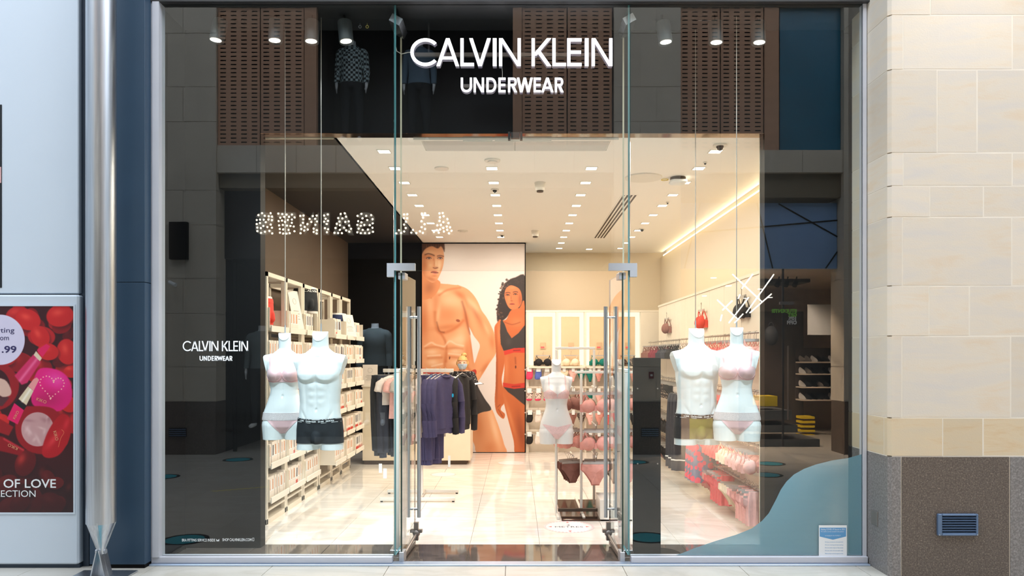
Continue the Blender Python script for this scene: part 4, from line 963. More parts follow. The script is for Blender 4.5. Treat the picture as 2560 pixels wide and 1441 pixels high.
# bulb lettering
bl = thing('bulb_sign', 'shop name in studded bulb capitals over the dark shopfront opposite', 'sign', (RX(885), yO-.05, RZ(588)))
ZB = ZR+.05; RXb = lambda px: (px-HX)*ZB/F; RZb = lambda py: EYE+(HY-py)*ZB/F
R = random.Random(11); zb0, zb1 = RZb(588), RZb(531)
for ch, a, b in (('A',1133,1080),('L',1066,1026),('L',1022,985),('S',937,891),('A',884,832),('I',824,808),('N',797,749),('T',741,693),('S',685,638)):
    w = abs(RXb(a)-RXb(b)); h = zb1-zb0; t = .078; X = RXb(a)      # reads along -x for someone facing it
    pl = MB(); polys = glyph(ch, w, h, t)
    for q in polys: pl.prism([(X-p[0], zb0+p[1]) for p in q][::-1], yO-.10, yO-.04)
    lt = thing('letter', None, None); lt.parent = bl; lt.location = Vector((X-w/2, yO-.07, zb0))-wloc(bl)
    obj('letter_plate', pl, M['zinc'], lt)
    bb = MB(); done = []
    def inside(px_, pz_):
        for q in polys:
            s = 0; ok = True
            for i in range(len(q)):
                x1, z1 = q[i]; x2, z2 = q[(i+1) % len(q)]; c = (x2-x1)*(pz_-z1)-(z2-z1)*(px_-x1)
                if abs(c) < 1e-9: continue
                if s == 0: s = c > 0
                elif (c > 0) != s: ok = False; break
            if ok: return True
        return False
    for _ in range(1500):
        u, v_ = R.uniform(.018, w-.018), R.uniform(.018, h-.018)
        if inside(u, v_) and all((u-p)**2+(v_-q_)**2 > .052**2 for p, q_ in done): done.append((u, v_)); bb.ball((X-u, yO-.022, zb0+v_), .0175, 8, 6)
    obj('bulbs', bb, M['bulb'], lt, kind='stuff')
# right: shoe shop opposite, blue faceted fascia
ss = wo
obj('fascia', facebox(1702, 2109, RZ(667), RZ(500), .1, yO-.25), M['bluefascia'], ss)
lm = MB()
for q in (((1700,580),(2110,544)),((1905,500),(1945,667)),((1960,502),(2110,586)),((2080,667),(2110,624)),((1760,500),(1720,667))):
    (a, b), (c, d) = q; A = Vector((RX(a), yO-.245, RZ(b))); B = Vector((RX(c), yO-.245, RZ(d))); lm.tube([A, B], .012, 4)
obj('fascia_joint', lm, M['black'], ss)
rr_ = thing('wall_back', None, None, (RX(1950), yO-3.9, 0), kind='structure')
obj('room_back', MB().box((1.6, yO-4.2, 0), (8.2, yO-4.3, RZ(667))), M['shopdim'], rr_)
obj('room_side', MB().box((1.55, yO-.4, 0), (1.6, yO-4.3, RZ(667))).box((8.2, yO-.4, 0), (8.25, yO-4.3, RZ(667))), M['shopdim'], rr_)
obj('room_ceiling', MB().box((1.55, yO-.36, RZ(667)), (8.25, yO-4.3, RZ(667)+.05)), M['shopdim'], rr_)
for lx, ly in ((1760, .9), (1880, 1.4), (1990, .9), (2060, 2.2), (1800, 2.6)): spot('shoe_shop_lamp', (RX(lx), yO-ly, RZ(674)), (RX(lx), yO-ly-.5, 0), 800, lin((255,226,196)), 125, .5, .05)
ls = thing('stick_chandelier', 'cluster of crossed glowing rods over the shoe shop entrance opposite', 'lamp', (RX(1870), yO-.8, RZ(760)))
ZV = ZR+.8
def V3(px, py, Z=ZV): return ((px-HX)*Z/F, 2*GY-Z, EYE+(HY-py)*Z/F)
for q in (((1831,686),(1905,755)),((1882,686),(1854,722)),((1935,686),(1865,783)),((1929,735),(1874,783)),((1793,750),(1846,800)),((1831,752),(1806,776)),((1872,744),(1822,808)),((1858,785),(1836,808)),((1805,787),(1801,803)),((1850,737),(1845,748))):
    obj('rod', MB().tube([V3(*q[0]), V3(*q[1])], .0115, 8), M['rodglow'], ls)
for k, (px, py, r) in enumerate(((1740,651,.05),(1723,663,.05),(1708,673,.055),(1784,696,.05),(1821,716,.05),(1761,741,.04),(1814,672,.06),(1845,673,.09),(1925,674,.09),(1905,674,.07),(1900,724,.04),(1924,745,.05),(1864,747,.04))):
    q = V3(px, py); tag(obj('disc_light', MB().disc(q, r, 16, 0, .01), M['rodglow']), 'round glowing ceiling light of the shoe shop opposite, %s in the cluster' % 'first second third fourth fifth sixth seventh eighth ninth tenth eleventh twelfth thirteenth'.split()[k], 'light', 'round lights in the shoe shop opposite')
M2 = lambda Z: Z
bs_ = thing('shoe_bench', 'stepped grey display bench with boxes in the shoe shop opposite', 'display', (RX(1950), yO-1, 0))
for px0, px1, py0, py1 in ((1900,2000,1085,1125),(1900,1948,1052,1082),(1900,1935,1018,1050)):
    obj('step', MB().box(V3(px0, py1, ZR+1.0), V3(px1, py0, ZR+1.9)), M['counter2'], bs_)
tag(obj('shoe_box', MB().box(V3(1900, 1016, ZR+1.1), V3(1924, 988, ZR+1.5)), M['yellow']), 'yellow shoe box on the stepped bench opposite', 'box')
R = random.Random(5)
for k, py in enumerate((905, 935, 968, 1000)):
    z = RZ(py)
    Zs = ZR+3.0; a_, _, z = V3(2006, py, Zs); b_ = V3(2112, py, Zs)[0]; ys = 2*GY-Zs
    sh = thing('shoe_shelf', 'dark shoe shelf on the back wall opposite, %s' % ('topmost', 'second from the top', 'third from the top', 'lowest')[k], 'shelf', ((a_+b_)/2, ys, z))
    obj('board', MB().box((a_, ys-.02, z-.025), (b_, ys-.36, z)), M['fixture'], sh); obj('back', MB().box((a_, ys-.36, z-.025), (b_, ys-.38, z+.28)), M['shoeback'], sh)
    for j in range(7):
        x = a_+.06+j*.12; m_ = R.choice((M['vinyl'], M['trunk'], M['granite2'], M['yellow'] if j == 0 else M['black']))
        s_ = MB().loft([[(x+.04*math.cos(a)*w_, ys-.16-dy, z+hz_*(.5+.5*math.sin(a))) for a in np.linspace(0, 2*PI, 9)[:-1]] for dy, w_, hz_ in ((-.14,.5,.04),(-.06,1,.07),(.06,1,.11),(.12,.8,.13))])
        tag(obj('trainer', s_, m_), '%s trainer from the room centre on the %s shelf of the shoe shop opposite' % ('first second third fourth fifth sixth seventh'.split()[j], ('topmost','second','third','lowest')[k]), 'shoe', 'trainers on the opposite shelves')
bx = thing('shoe_box_stack', 'stack of yellow shoe boxes beside the opposite shoe shelves', 'boxes', V3(2012, 1090, ZR+2.9))
for k in range(5): obj('box', MB().box(V3(2004, 1092-k*11, ZR+2.9), V3(2022+k%2, 1083-k*11, ZR+3.2)), M['yellow'], bx)
rb = thing('rucksack', 'black rucksack on a wall display in the shoe shop opposite', 'bag', V3(1928, 845, ZR+2))
obj('body', MB().ball(V3(1928, 840, ZR+2), (.13,.1,.19), 14, 10), M['trunk'], rb); obj('handle', MB().tube([V3(1922, 815, ZR+2), V3(1925, 807, ZR+2), V3(1931, 807, ZR+2), V3(1934, 815, ZR+2)], .012, 6), M['trunk'], rb)
obj('dark_baffle', MB().box(V3(1880, 706, ZR+1.9), V3(1990, 690, ZR+2.6)), M['carbon'], rr_)
obj('dark_display_wall', MB().box((V3(1850, 1060, ZR+3.6)[0], 2*GY-(ZR+3.6), 0), V3(2004, 780, ZR+3.7)), M['shoeback'], rr_)
dg_ = thing('door_3', None, None, V3(1957, 1115, ZR+.3), kind='structure')
obj('frame', MB().box(V3(1956, 1116, ZR+.3), V3(1958.5, 668, ZR+.33)), M['carbon'], dg_); obj('patch', MB().box(V3(1950, 762, ZR+.28), V3(1982, 755, ZR+.33)), M['rail'], dg_)
obj('handle', MB().tube([V3(1970, 1050, ZR+.5), V3(1970, 865, ZR+.5)], .014, 8), M['rail'], dg_)
for k, px in enumerate((1946, 1968, 1990)):
    th = thing('track_spot', 'black track spotlight in the shoe shop opposite, %s in its row' % ('first','second','third')[k], 'lamp', V3(px, 704, ZR+1.5)); obj('head', MB().tube([V3(px, 704, ZR+1.5), V3(px-4, 715, ZR+1.45)], .045, 10), M['black'], th); obj('arm', MB().tube([V3(px, 704, ZR+1.5), V3(px+2, 692, ZR+1.5)], .012, 6), M['black'], th)
bd = thing('hanging_board', 'white blank board hanging in the shoe shop opposite', 'board', (RX(2050), yO-1.4, RZ(800)))
obj('board', MB().box(V3(2020, 838, ZR+1.4), V3(2112, 762, ZR+1.43)), M['vinyl'], bd)
def mirror_text(s, px, py, h, m, parent):   # faces the aisle, so it reads backwards in the glass
    t = text_mb(s, h*1.35, (0,0,0), Matrix.Identity(4), .002, 'LEFT', .004); q = V3(px, py, ZR+.3)
    t.v = [(q[0]-v[0], q[1]+v[2], q[2]+v[1]) for v in t.v]; t.f = [f[::-1] for f in t.f]; return obj('lettering', t, m, parent)
M['green'] = mat('glowing_green_print', (120,190,60), .5, var=0, emit=(120,190,60), es=.6)  # print colour with a glow of its own added by emission
gd = thing('student_offer_sign', 'green and white student discount lettering on the shoe shop glass opposite', 'lettering', V3(1960, 800, ZR+.3))
mirror_text('STUDENTS!', 1992, 782, .06, M['green'], gd); mirror_text('GET', 1992, 792, .06, M['green'], gd); mirror_text('10%', 1992, 801, .06, M['vinyl'], gd); mirror_text('OFF!', 1992, 811, .06, M['vinyl'], gd)
# fittings on the left pillar opposite
tag(obj('wall_speaker', facebox(428, 472, RZ(650), RZ(557), .08, yO+.08), M['black']), 'black rectangular speaker on the stone pillar opposite', 'speaker')
cm = thing('wall_camera', 'small white security camera on the stone pillar opposite', 'camera', (RX(440), yO+.02, RZ(712)))
obj('body', MB().tube([(RX(432), yO+.12, RZ(708)), (RX(452), yO+.18, RZ(716))], .03, 10), M['vinyl'], cm); obj('bracket', MB().tube([(RX(440), yO, RZ(712)), (RX(440), yO+.14, RZ(711))], .012, 6), M['vinyl'], cm)
for a in (425, 1602):
    lv = thing('louvre_vent', 'blue grey louvred vent in the granite of the %s pillar opposite' % ('speaker' if a < 600 else 'alarm'), 'vent', (RX(a+22), yO+.03, RZ(1092)))
    obj('frame', facebox(a, a+44, RZ(1092), RZ(1070), .02, yO+.045), M['black'], lv)
    for k in range(4): obj('slat', facebox(a+1, a+43, RZ(1090-k*5), RZ(1087.5-k*5), .02, yO+.055), M['ventblue'], lv)
al = thing('alarm_point', 'small red alarm call point on the stone pillar opposite', 'alarm', (RX(1628), yO+.01, RZ(940)))
obj('case', facebox(1622, 1634, RZ(947), RZ(930), .03, yO+.03, .004), mat('dark_red_plastic', (120,30,28), .4), al); obj('label', facebox(1625, 1631, RZ(941), RZ(936), .002, yO+.032), M['vinyl'], al)
# keep-apart discs on the aisle floor
def floordisc(px, py, k, r=.2, inner=None, where=''):
    Z = EYE*F/(py-HY); x = (px-HX)*Z/F; y = 2*GY-Z
    t = thing('floor_sticker', 'round teal floor sticker with black rim %s' % where, 'floor sticker', (x, y, 0), group='teal distance stickers on the aisle floor')
    obj('rim', MB().disc((x, y, .0005), r, 40, 0, .0008), M['band'], t); obj('disc', MB().disc((x, y, .0013), r*.8, 40, 0, .0008), M['teal'], t)
for k, (px, py, wh) in enumerate(((462,1350,'before the left pane'),(1620,1345,'before the right glass joint'),(595,1150,'by the dark shopfront'),(405,1193,'by the left pillar'),(1585,1156,'between the pillars'),(1925,1160,'at the shoe shop threshold'),(1915,1188,'in front of the shoe shop'))): floordisc(px, py, k, .2 if py > 1300 else .22, where=wh)
tp = MB()
for k in range(9):
    z = EYE*F/(1228-k*1.3-HY); x = (530+k*16-HX)*z/F; tp.box((x, 2*GY-z, 0), (x+.08, 2*GY-z+.03, .001))
tag(obj('floor_tape', tp, M['yellow'], kind=None), 'yellow and black dashed tape strip across the aisle floor', 'tape')
# dressed figures in the opposite windows
def figure_mb():
    mb = torso(True)
    for s in (-1, 1):
        capsule(mb, (s*.10,0,-.05), (s*.12,.0,-.45), .088, .058); capsule(mb, (s*.12,0,-.45), (s*.13,.03,-.82), .057, .038); capsule(mb, (s*.13,.02,-.86), (s*.15,-.12,-.885), .042, .035)
        capsule(mb, (s*.205,.01,.58), (s*.245,.02,.29), .056, .042); capsule(mb, (s*.245,.02,.29), (s*.255,-.04,.05), .04, .028)
        capsule(mb, (s*.256,-.045,.03), (s*.25,-.06,-.04), .028, .02)
        for j in range(4): capsule(mb, (s*.252+.0, -.085+j*.018, -.03), (s*.246, -.085+j*.02, -.115+.008*abs(j-1.5)), .0095, .008, 8)
        capsule(mb, (s*.248,-.075,.0), (s*.235,-.105,-.05), .011, .009, 8)
    return mb
FIG = fuse(figure_mb(), .012, 5, 'figure'); co_ = get_co(FIG); co_[:,2] = np.minimum(co_[:,2], .80); set_co(FIG, co_); smooth_me(FIG, M['mannequin'])
def check(name, c1, c2, s):
    m = mat(name, c1, .8, var=0); n, l = nodes(m); tc = n.new('ShaderNodeTexCoord'); ck = n.new('ShaderNodeTexChecker'); ck.inputs['Scale'].default_value = s
    ck.inputs[1].default_value = (*lin(c1), 1); ck.inputs[2].default_value = (*lin(c2), 1); l.new(tc.outputs['Object'], ck.inputs[0]); l.new(ck.outputs[0], n['Principled BSDF'].inputs['Base Color']); return m
shirt_f = lambda p: np.minimum.reduce([p[:,2]-.08, .70-p[:,2]+0*p[:,0], .0+np.where(np.abs(p[:,0]) > .19, p[:,2]-.06, 1)])
pants_f = lambda p: np.minimum.reduce([.16-p[:,2], .23-np.abs(p[:,0]), p[:,2]+.84])
def dressed(px, pytop, Z, label, shirt, pants, s=1.0, coat=False):
    x, _, z = ((px-HX)*Z/F, 0, EYE+(HY-pytop)*Z/F-.86*s)
    r = thing('dressed_mannequin', label, 'mannequin', (x, 2*GY-Z, z), PI); r.scale = (s, s, s); link('figure', FIG, r)
    obj('shirt', shell(FIG, shirt_f, .018 if not coat else .03), shirt, r, world=False)
    obj('trousers', shell(FIG, pants_f if not coat else (lambda p: np.minimum.reduce([.16-p[:,2], .23-np.abs(p[:,0]), p[:,2]+.7])), .015), pants, r, world=False)
    return r
dressed(880, 95, ZR+.75, 'headless mannequin in a plaid shirt in the upper window opposite', check('plaid_shirt_cloth', (20,30,34), (190,215,220), 24), M['trunk'])
dressed(1048, 98, ZR+.75, 'headless mannequin in a pale denim jacket in the upper window opposite', mat('pale_denim', (96,120,140), .8), M['trunk'])
M['greycoat'] = mat('grey_knit_cloth', (108,122,124), .9, var=.1, scale=30)
dressed(937, 800, ZR+.6, 'headless mannequin in a grey knit and long coat in the dark shopfront opposite', M['greycoat'], mat('slate_cloth', (60,76,84), .9), 1.0, True)
dressed(655, 806, ZR+.6, 'headless mannequin in a pale jumper in the dark shopfront opposite', M['greycoat'], M['trunk'])
spot('opposite_window_lamp', (RX(937), yO-.2, 2.9), (RX(937), yO-.75, 1.2), 260, lin((225,240,255)), 80)
spot('upper_window_lamp', (RX(960), yO-.25, 7.6), (RX(950), yO-.8, 6.2), 300, lin((215,240,255)), 100)
# ------------------------------------------------------------------ ceiling fittings of the shop
def downlight(x, y, cache={}):
    t = thing('downlight', 'recessed square downlight glowing in the shop ceiling', 'ceiling light', (x, y, CEIL))
    if not cache:
        a = .06; z = -.006
        cache['f'] = mesh_of(MB().box((-a,-a,z), (a,-a+.008,0)).box((-a,a-.008,z), (a,a,0)).box((-a,-a+.008,z), (-a+.008,a-.008,0)).box((a-.008,-a+.008,z), (a,a-.008,0)).box((-a,-.004,z), (a,.004,0)), 'frame', M['whitemetal'])
        cache['l'] = mesh_of(MB().box((-.052,-.052,-.003), (.052,-.004,-.0005)), 'lens', M['lamp']); cache['m'] = mesh_of(MB().box((-.052,.004,-.003), (.052,.052,-.0005)), 'lens', M['lamp'])
    link('frame', cache['f'], t); link('lens', cache['l'], t); link('lens', cache['m'], t); return t
rowname = {-1.19: 'row beside the black ceiling edge', -.237: 'row in line with the poster', .742: 'row left of the slot diffuser', 1.80: 'row beside the cove light'}
for x, ks in ((-1.19, range(0, 9)), (-.237, range(1, 9)), (.742, range(1, 11)), (1.80, range(0, 11))):
    for k in ks:
        d = downlight(x, 6.68+.605*k); d['group'] = 'downlights, '+rowname[x]
        d['label'] = 'square ceiling downlight, '+('first from the entrance' if k == ks[0] else 'innermost' if k == ks[-1] else 'number %s from the entrance' % ('one two three four five six seven eight nine ten eleven'.split()[k-ks[0]]))+', '+rowname[x]
d = downlight(1.27, 12.85); d['label'] = 'lone square downlight between two rows near the back wall'
ac = thing('air_curtain', 'recessed white air curtain grille in the ceiling just inside the entrance', 'air conditioner', (0, 6.45, CEIL))
obj('grille_panel', MB().box((-.80, 6.30, CEIL-.012), (-.012, 6.63, CEIL-.002), 0, .002).box((-.008, 6.30, CEIL-.012), (.80, 6.63, CEIL-.002), 0, .002), M['acgrey'], ac)
obj('frame', MB().box((-.87, 6.262, CEIL-.018), (.87, 6.295, CEIL-.001)).box((-.87, 6.64, CEIL-.006), (.87, 6.67, CEIL-.001)).box((-.87, 6.295, CEIL-.008), (-.81, 6.64, CEIL-.001)).box((.81, 6.295, CEIL-.008), (.87, 6.64, CEIL-.001)), M['ceiling'], ac)
obj('roller', MB().tube([(-.45, 6.285, CEIL-.02), (-.2, 6.285, CEIL-.02)], .01, 8).tube([(-.18, 6.285, CEIL-.02), (.3, 6.285, CEIL-.02)], .01, 8), M['whitemetal'], ac)
def cz(px, py, h=1.84): Z = h*F/(HY-py); return ((px-HX)*Z/F, Z, CEIL)
sd = thing('slot_diffuser', 'dark four-slot linear air diffuser in the shop ceiling', 'air vent', (1.27, 10, CEIL))
obj('frame', MB().box((1.21, 8.5, CEIL-.004), (1.40, 11.65, CEIL-.0005)), M['ceiling'], sd)
for k in range(4): obj('slot', MB().box((1.228+.045*k, 8.5, CEIL-.007), (1.250+.045*k, 11.6, CEIL-.004)), M['slotbrown'], sd)
def det(name, px, py, label, cat, r, h, dark=True, base=.0):
    x, y, z = cz(px, py); t = thing(name, label, cat, (x, y, z))
    obj('base', MB().disc((x, y, z-.014), r, 24, 0, .014), M['whitemetal'], t)
    if name == 'smoke_detector':
        obj('body', MB().loft([[(x+q*math.cos(2*PI*k/20), y+q*math.sin(2*PI*k/20), zz) for k in range(20)] for zz, q in ((z-.014,r*.95),(z-.05,r*.92),(z-.055,r*.82),(z-.085,r*.8))]), M['whitemetal'], t)
        obj('sensor_chamber', MB().tube([(x,y,z-.085),(x,y,z-.1)], r*.6, 14), M['slotbrown'], t)
    elif name == 'dome_camera': obj('dome', MB().ball((x, y, z-.016), (r*.55, r*.55, r*.62), 16, 10), M['blackgloss'], t)
    elif h: obj('cone', MB().disc((x, y, z-.014-h), r*.6, 20, 0, h), M['whitemetal'], t)
M['blackgloss'] = mat('smoked_black_plastic', (26,24,24), .12, var=0)
det('smoke_detector', 1350, 457, 'white deep-bodied smoke detector left of the slot diffuser', 'smoke detector', .06, .08)
det('smoke_detector', 1338, 577, 'white smoke detector far back above the poster edge', 'smoke detector', .06, .08)
det('dome_camera', 1237, 473, 'dark dome camera between downlights above the poster', 'camera', .045, 0)
det('dome_camera', 1255, 587, 'small dark dome camera right above the poster top edge', 'camera', .04, 0)
det('dome_camera', 1800, 362, 'dark dome camera nearest the right hanging cables', 'camera', .06, 0)
det('dome_camera', 1763, 405, 'tiny dark sensor dome beside the right cable', 'camera', .02, 0)
det('dome_camera', 1605, 572, 'dark dome camera at the far end of the right downlight row', 'camera', .045, 0)
det('dome_camera', 1669, 505, 'tiny dark sensor dome halfway along the right downlight row', 'camera', .02, 0)
det('ceiling_speaker', 1231, 400, 'round white ceiling speaker behind the air curtain', 'speaker', .075, .012)
det('ceiling_speaker', 1104, 420, 'flat round white ceiling disc left of the middle', 'speaker', .07, 0)
det('ceiling_speaker', 1157, 577, 'round white ceiling disc near the poster man head', 'speaker', .075, .01)
det('ceiling_speaker', 1609, 443, 'large flat white ceiling disc right of the glass joint', 'speaker', .19, 0)
x, y, z = cz(1695, 444); t = thing('wifi_box', 'white rounded wireless box with a looped yellow cable on the ceiling', 'wireless box', (x, y, z))
obj('case', MB().loft([[(x+a*(1 if k in (0,3) else -1)*.5 if 0 else x+a*math.cos(PI/4+PI*k/2+e_)*1.2, y+a*math.sin(PI/4+PI*k/2+e_)*1.2, zz) for k in range(4) for e_ in (-.18, 0, .18)] for zz, a in ((z-.03,.07),(z-.035,.085),(z-.055,.085),(z-.066,.07))]), M['vinyl'], t)
obj('bracket', MB().disc((x, y, z-.03), .08, 20, 0, .03), M['slotbrown'], t)
x2, y2, z2 = cz(1662, 447); obj('cable_loop', MB().tube([(x2+.035*math.cos(a), y2+.035*math.sin(a), z2-.012) for a in np.linspace(0, 2*PI, 17)], .004, 6), M['yellow'], t)
# ------------------------------------------------------------------ poster of two underwear models
def model_poster():
    p = Paint(1055, 600, 1312, 1131, 2.2, (236,214,196)); 
    p.put(np.exp(-(((p.X-1210)/60)**2+((p.Y-625)/30)**2)), (214,190,172), .25)
    S = (236,158,104); H = (252,206,158); D = (196,98,46); DD = (120,56,30)
    # raised-elbow arm and torso of the man
    arm = p.poly([(1140,708),(1152,708),(1169,716),(1184,731),(1195,749),(1204,770),(1216,787),(1227,808),(1236,830),(1240,853),(1241,872),(1236,886),(1223,905),(1208,930),(1196,948),(1186,944),(1184,925),(1186,905),(1194,880),(1199,858),(1186,838),(1176,818),(1160,790),(1142,750)], S)
    tor = p.poly([(1050,690),(1100,701),(1128,704),(1150,712),(1166,760),(1170,800),(1175,822),(1178,850),(1182,880),(1187,912),(1189,934),(1120,946),(1050,944)], S)
    B = np.clip(arm+tor, 0, 1)
    p.poly([(1172,812),(1182,832),(1199,857),(1194,880),(1186,904),(1181,879),(1177,850)], (238,214,196), .4)
    for a in (((1166,745),26,14,D,.45,60),((1202,800),12,40,D,.35,-22),((1230,850),9,26,D,.5,-8),((1186,760),10,26,H,.5,-35),((1215,815),6,26,H,.35,-25),((1213,915),8,26,D,.55,35),((1190,780),7,34,DD,.25,-28)):
        p.ell(a[0][0], a[0][1], a[1], a[2], a[3], a[4], a[5], 1, arm)
    p.line([(1155,748),(1163,775),(1170,812),(1176,830)], 3.2, DD, .55, B)
    for a in ((1125,745,46,24,H,.5,10),(1120,780,34,26,D,.32,0),(1090,745,16,40,D,.35,0),(1100,722,22,8,H,.6,10),(1070,722,14,10,D,.4,0),(1120,812,46,9,D,.5,-8),(1075,760,12,30,H,.3,0),(1152,850,16,44,H,.5,0),(1168,880,10,50,D,.4,0),(1140,846,28,14,H,.55,-10),(1135,870,24,12,D,.25,0)):
        p.ell(a[0], a[1], a[2], a[3], a[4], a[5], a[6], 1, tor)
    p.line([(1088,775),(1089,800),(1094,820),(1104,827),(1122,823),(1142,812),(1158,796)], 4.5, D, .6, tor); p.line([(1092,800),(1098,822),(1110,826)], 2.2, DD, .5, tor)     # pec edge
    p.line([(1102,828),(1112,846),(1116,866),(1115,900)], 3.4, D, .55, tor)                         # midline
    for q in ([(1062,862),(1078,852),(1090,858),(1108,862)],[(1112,862),(1124,848),(1140,856),(1158,860)],[(1070,886),(1100,884)],[(1122,880),(1158,884)],[(1080,912),(1106,906)]): p.line(q, 2.6, (255,222,184), .5, tor)
    for q in ([(1064,866),(1090,863),(1108,868)],[(1116,868),(1140,866),(1156,868)],[(1070,892),(1104,890)],[(1124,888),(1158,892)],[(1160,905),(1180,928)]): p.line(q, 3.4, D, .38, tor)
    for a in ((1080,876,19,9),(1137,874,20,9),(1082,902,18,10),(1140,903,18,10),(1076,930,20,9)): p.ell(a[0], a[1], a[2], a[3], (255,218,172), .55, 0, 1, tor)
    for a in ((1180,860,7,50,-4),(1060,800,14,60,0),(1165,790,8,24,-15),(1150,730,22,9,35)): p.ell(a[0], a[1], a[2], a[3], (186,84,34), .5, a[4], 1, B)
    p.ell(1112, 905, 5, 34, D, .45, 0, 1, tor); p.ell(1116, 770, 5, 40, (190,92,44), .0, 0, 1, tor)
    for a in ((1095,780,7,34,8),(1172,745,9,22,-35)): p.ell(a[0], a[1], a[2], a[3], (255,214,164), .4, a[4], 1, B)
    p.ell(1145, 796, 6.5, 4.2, (150,70,40), .95, 15, .4); p.ell(1124, 891, 2.2, 5, DD, .9, 10, .5)
    p.line([(1098,731),(1118,718),(1150,712)], 3, D, .45, B); p.line([(1058,734),(1078,738)], 2, D, .6, tor)
    # neck and head of the man
    nk = p.poly([(1052,660),(1092,690),(1101,702),(1090,728),(1072,740),(1050,736)], (228,140,84), .5); p.ell(1074, 712, 16, 20, DD, .35, 20, 1, nk)
    fc = p.poly([(1052,604),(1100,604),(1109,622),(1110,640),(1107,659),(1100,678),(1092,693),(1081,699),(1066,690),(1056,672),(1052,650)], S, .5)
    p.ell(1098, 655, 8, 26, H, .7, 0, 1, fc); p.ell(1060, 640, 8, 30, (170,84,44), .4, 0, 1, fc); p.ell(1078, 690, 16, 6, (176,86,44), .5, 20, 1, fc); p.ell(1058, 672, 9, 34, D, .5, 0, 1, fc); p.ell(1072, 622, 22, 8, H, .35, 0, 1, fc); p.ell(1089, 650, 4, 13, H, .6, 0, 1, fc)
    p.ell(1068, 635, 12, 6, D, .45, 5, 1, fc); p.ell(1100, 637, 9, 5, D, .5, 5, 1, fc)
    p.line([(1063,628),(1070,625.5),(1078,627),(1085,630)], 1.9, (96,50,30), .8, fc); p.line([(1094,631.5),(1100,630),(1108,632)], 1.7, (96,50,30), .8, fc); p.ell(1074, 631, 12, 4, D, .5, 6, 1, fc); p.ell(1101, 633, 9, 3.5, D, .55, 4, 1, fc)
    for ex in (1072, 1100):
        p.ell(ex, 637.4, 6.2, 2.5, (206,166,146), .7, 6, .5, fc); p.ell(ex+.6, 637.2, 2.9, 2.5, (66,52,54), .95, 0, .5, fc); p.line([(ex-6,637),(ex-2,634.8),(ex+2,634.6),(ex+6,637)], 1.1, (70,36,24), .85, fc); p.line([(ex-5,639.6),(ex+4,640)], 1.2, D, .4, fc)
    p.ell(1086, 650, 2.6, 12, D, .45, 3, 1, fc); p.ell(1084, 640, 3, 5, D, .5, 0, 1, fc); p.ell(1090, 661, 6.5, 3, (150,70,44), .5, 5, 1, fc); p.line([(1083,661),(1088,663),(1094,661)], 1.2, DD, .8, fc)
    p.ell(1086, 671.3, 9.5, 2.8, (188,92,68), .85, 4, .6, fc); p.ell(1087, 675.8, 7.5, 2.8, (216,118,92), .85, 4, .6, fc); p.line([(1078,673),(1083,672.6),(1088,673.4),(1095,674)], 1.2, (96,36,28), .9, fc); p.ell(1062, 655, 9, 12, D, .35, 0, 1, fc); p.ell(1103, 668, 4, 14, D, .35, 15, 1, fc); p.ell(1076, 655, 7, 8, H, .35, 0, 1, fc); p.ell(1086, 682, 9, 3, D, .5, 0, 1, fc)
    hr = p.poly([(1050,596),(1104,596),(1111,603),(1111,622),(1108,614),(1102,606),(1094,612),(1080,606),(1066,611),(1058,620),(1052,632)], (78,42,26), .8)
    for k in range(14): p.line([(1056+k*4,600),(1054+k*4+(k%3)*2,609)], 1, (140,84,50), .5, hr)
    # trunks and leg of the man
    lg = p.poly([(1176,1030),(1203,1028),(1227,1020),(1241,1050),(1252,1082),(1260,1111),(1263,1134),(1196,1134),(1186,1112),(1170,1090),(1120,1100),(1120,1030)], S)
    p.ell(1236, 1070, 10, 60, H, .7, -14, 1, lg); p.ell(1195, 1060, 16, 50, D, .4, -10, 1, lg); p.ell(1225, 1120, 20, 20, D, .3, 0, 1, lg)
    tk = p.poly([(1055,940),(1120,944),(1166,940),(1189,934),(1194,962),(1211,994),(1228,1022),(1203,1030),(1176,1043),(1120,1060),(1055,1060)], (58,50,46), .4)
    p.ell(1200, 990, 8, 34, (84,74,68), .6, -20, 1, tk)
    bnd = p.poly([(1052,916),(1110,931),(1166,928),(1188,920),(1189,934),(1167,941),(1110,945),(1052,930)], (196,52,34), .4)
    p.line([(1172,933),(1176,932)], 1.4, (110,24,18), .9); p.line([(1179,931),(1184,930)], 1.4, (110,24,18), .9)
    p.poly([(1184,938),(1190,936),(1203,925),(1196,948),(1188,952)], S, .5)
    # the woman
    S = (204,102,50); D = (132,56,26); H = (236,152,96)
    hair = p.poly([(1288,686),(1273,692),(1261,704),(1252,722),(1247,742),(1243,764),(1242,782),(1245,800),(1262,792),(1276,776),(1284,768),(1313,776),(1313,684)], (44,30,26), .9)
    R = random.Random(4)
    for k in range(70):
        t = R.random(); x = 1250-8*math.sin(t*3)+R.uniform(-6,10)+12*(1-t); y = 700+95*t; p.ell(x, y, R.uniform(2,4), R.uniform(2,4), R.choice(((44,30,26),(44,30,26),(96,62,46))), .8, 0, .5)
    for k in range(26): p.ell(1262+R.random()*48, 690+R.random()*12-6*0, 3, 3, (58,40,32), .6, 0, .6)
    fig = p.poly([(1277,770),(1298,764),(1313,772),(1313,1134),(1288,1134),(1284,1102),(1270,1047),(1258,997),(1257,968),(1260,935),(1261,909),(1259,880),(1252,850),(1246,812),(1252,798),(1266,792)], S)
    wa = p.poly([(1242,802),(1252,794),(1256,830),(1258,870),(1262,892),(1259,918),(1254,947),(1260,980),(1260,1006),(1254,1014),(1252,1024),(1262,1034),(1258,1046),(1244,1034),(1238,1016),(1237,990),(1239,962),(1240,918),(1240,880),(1237,840),(1236,814)], S)
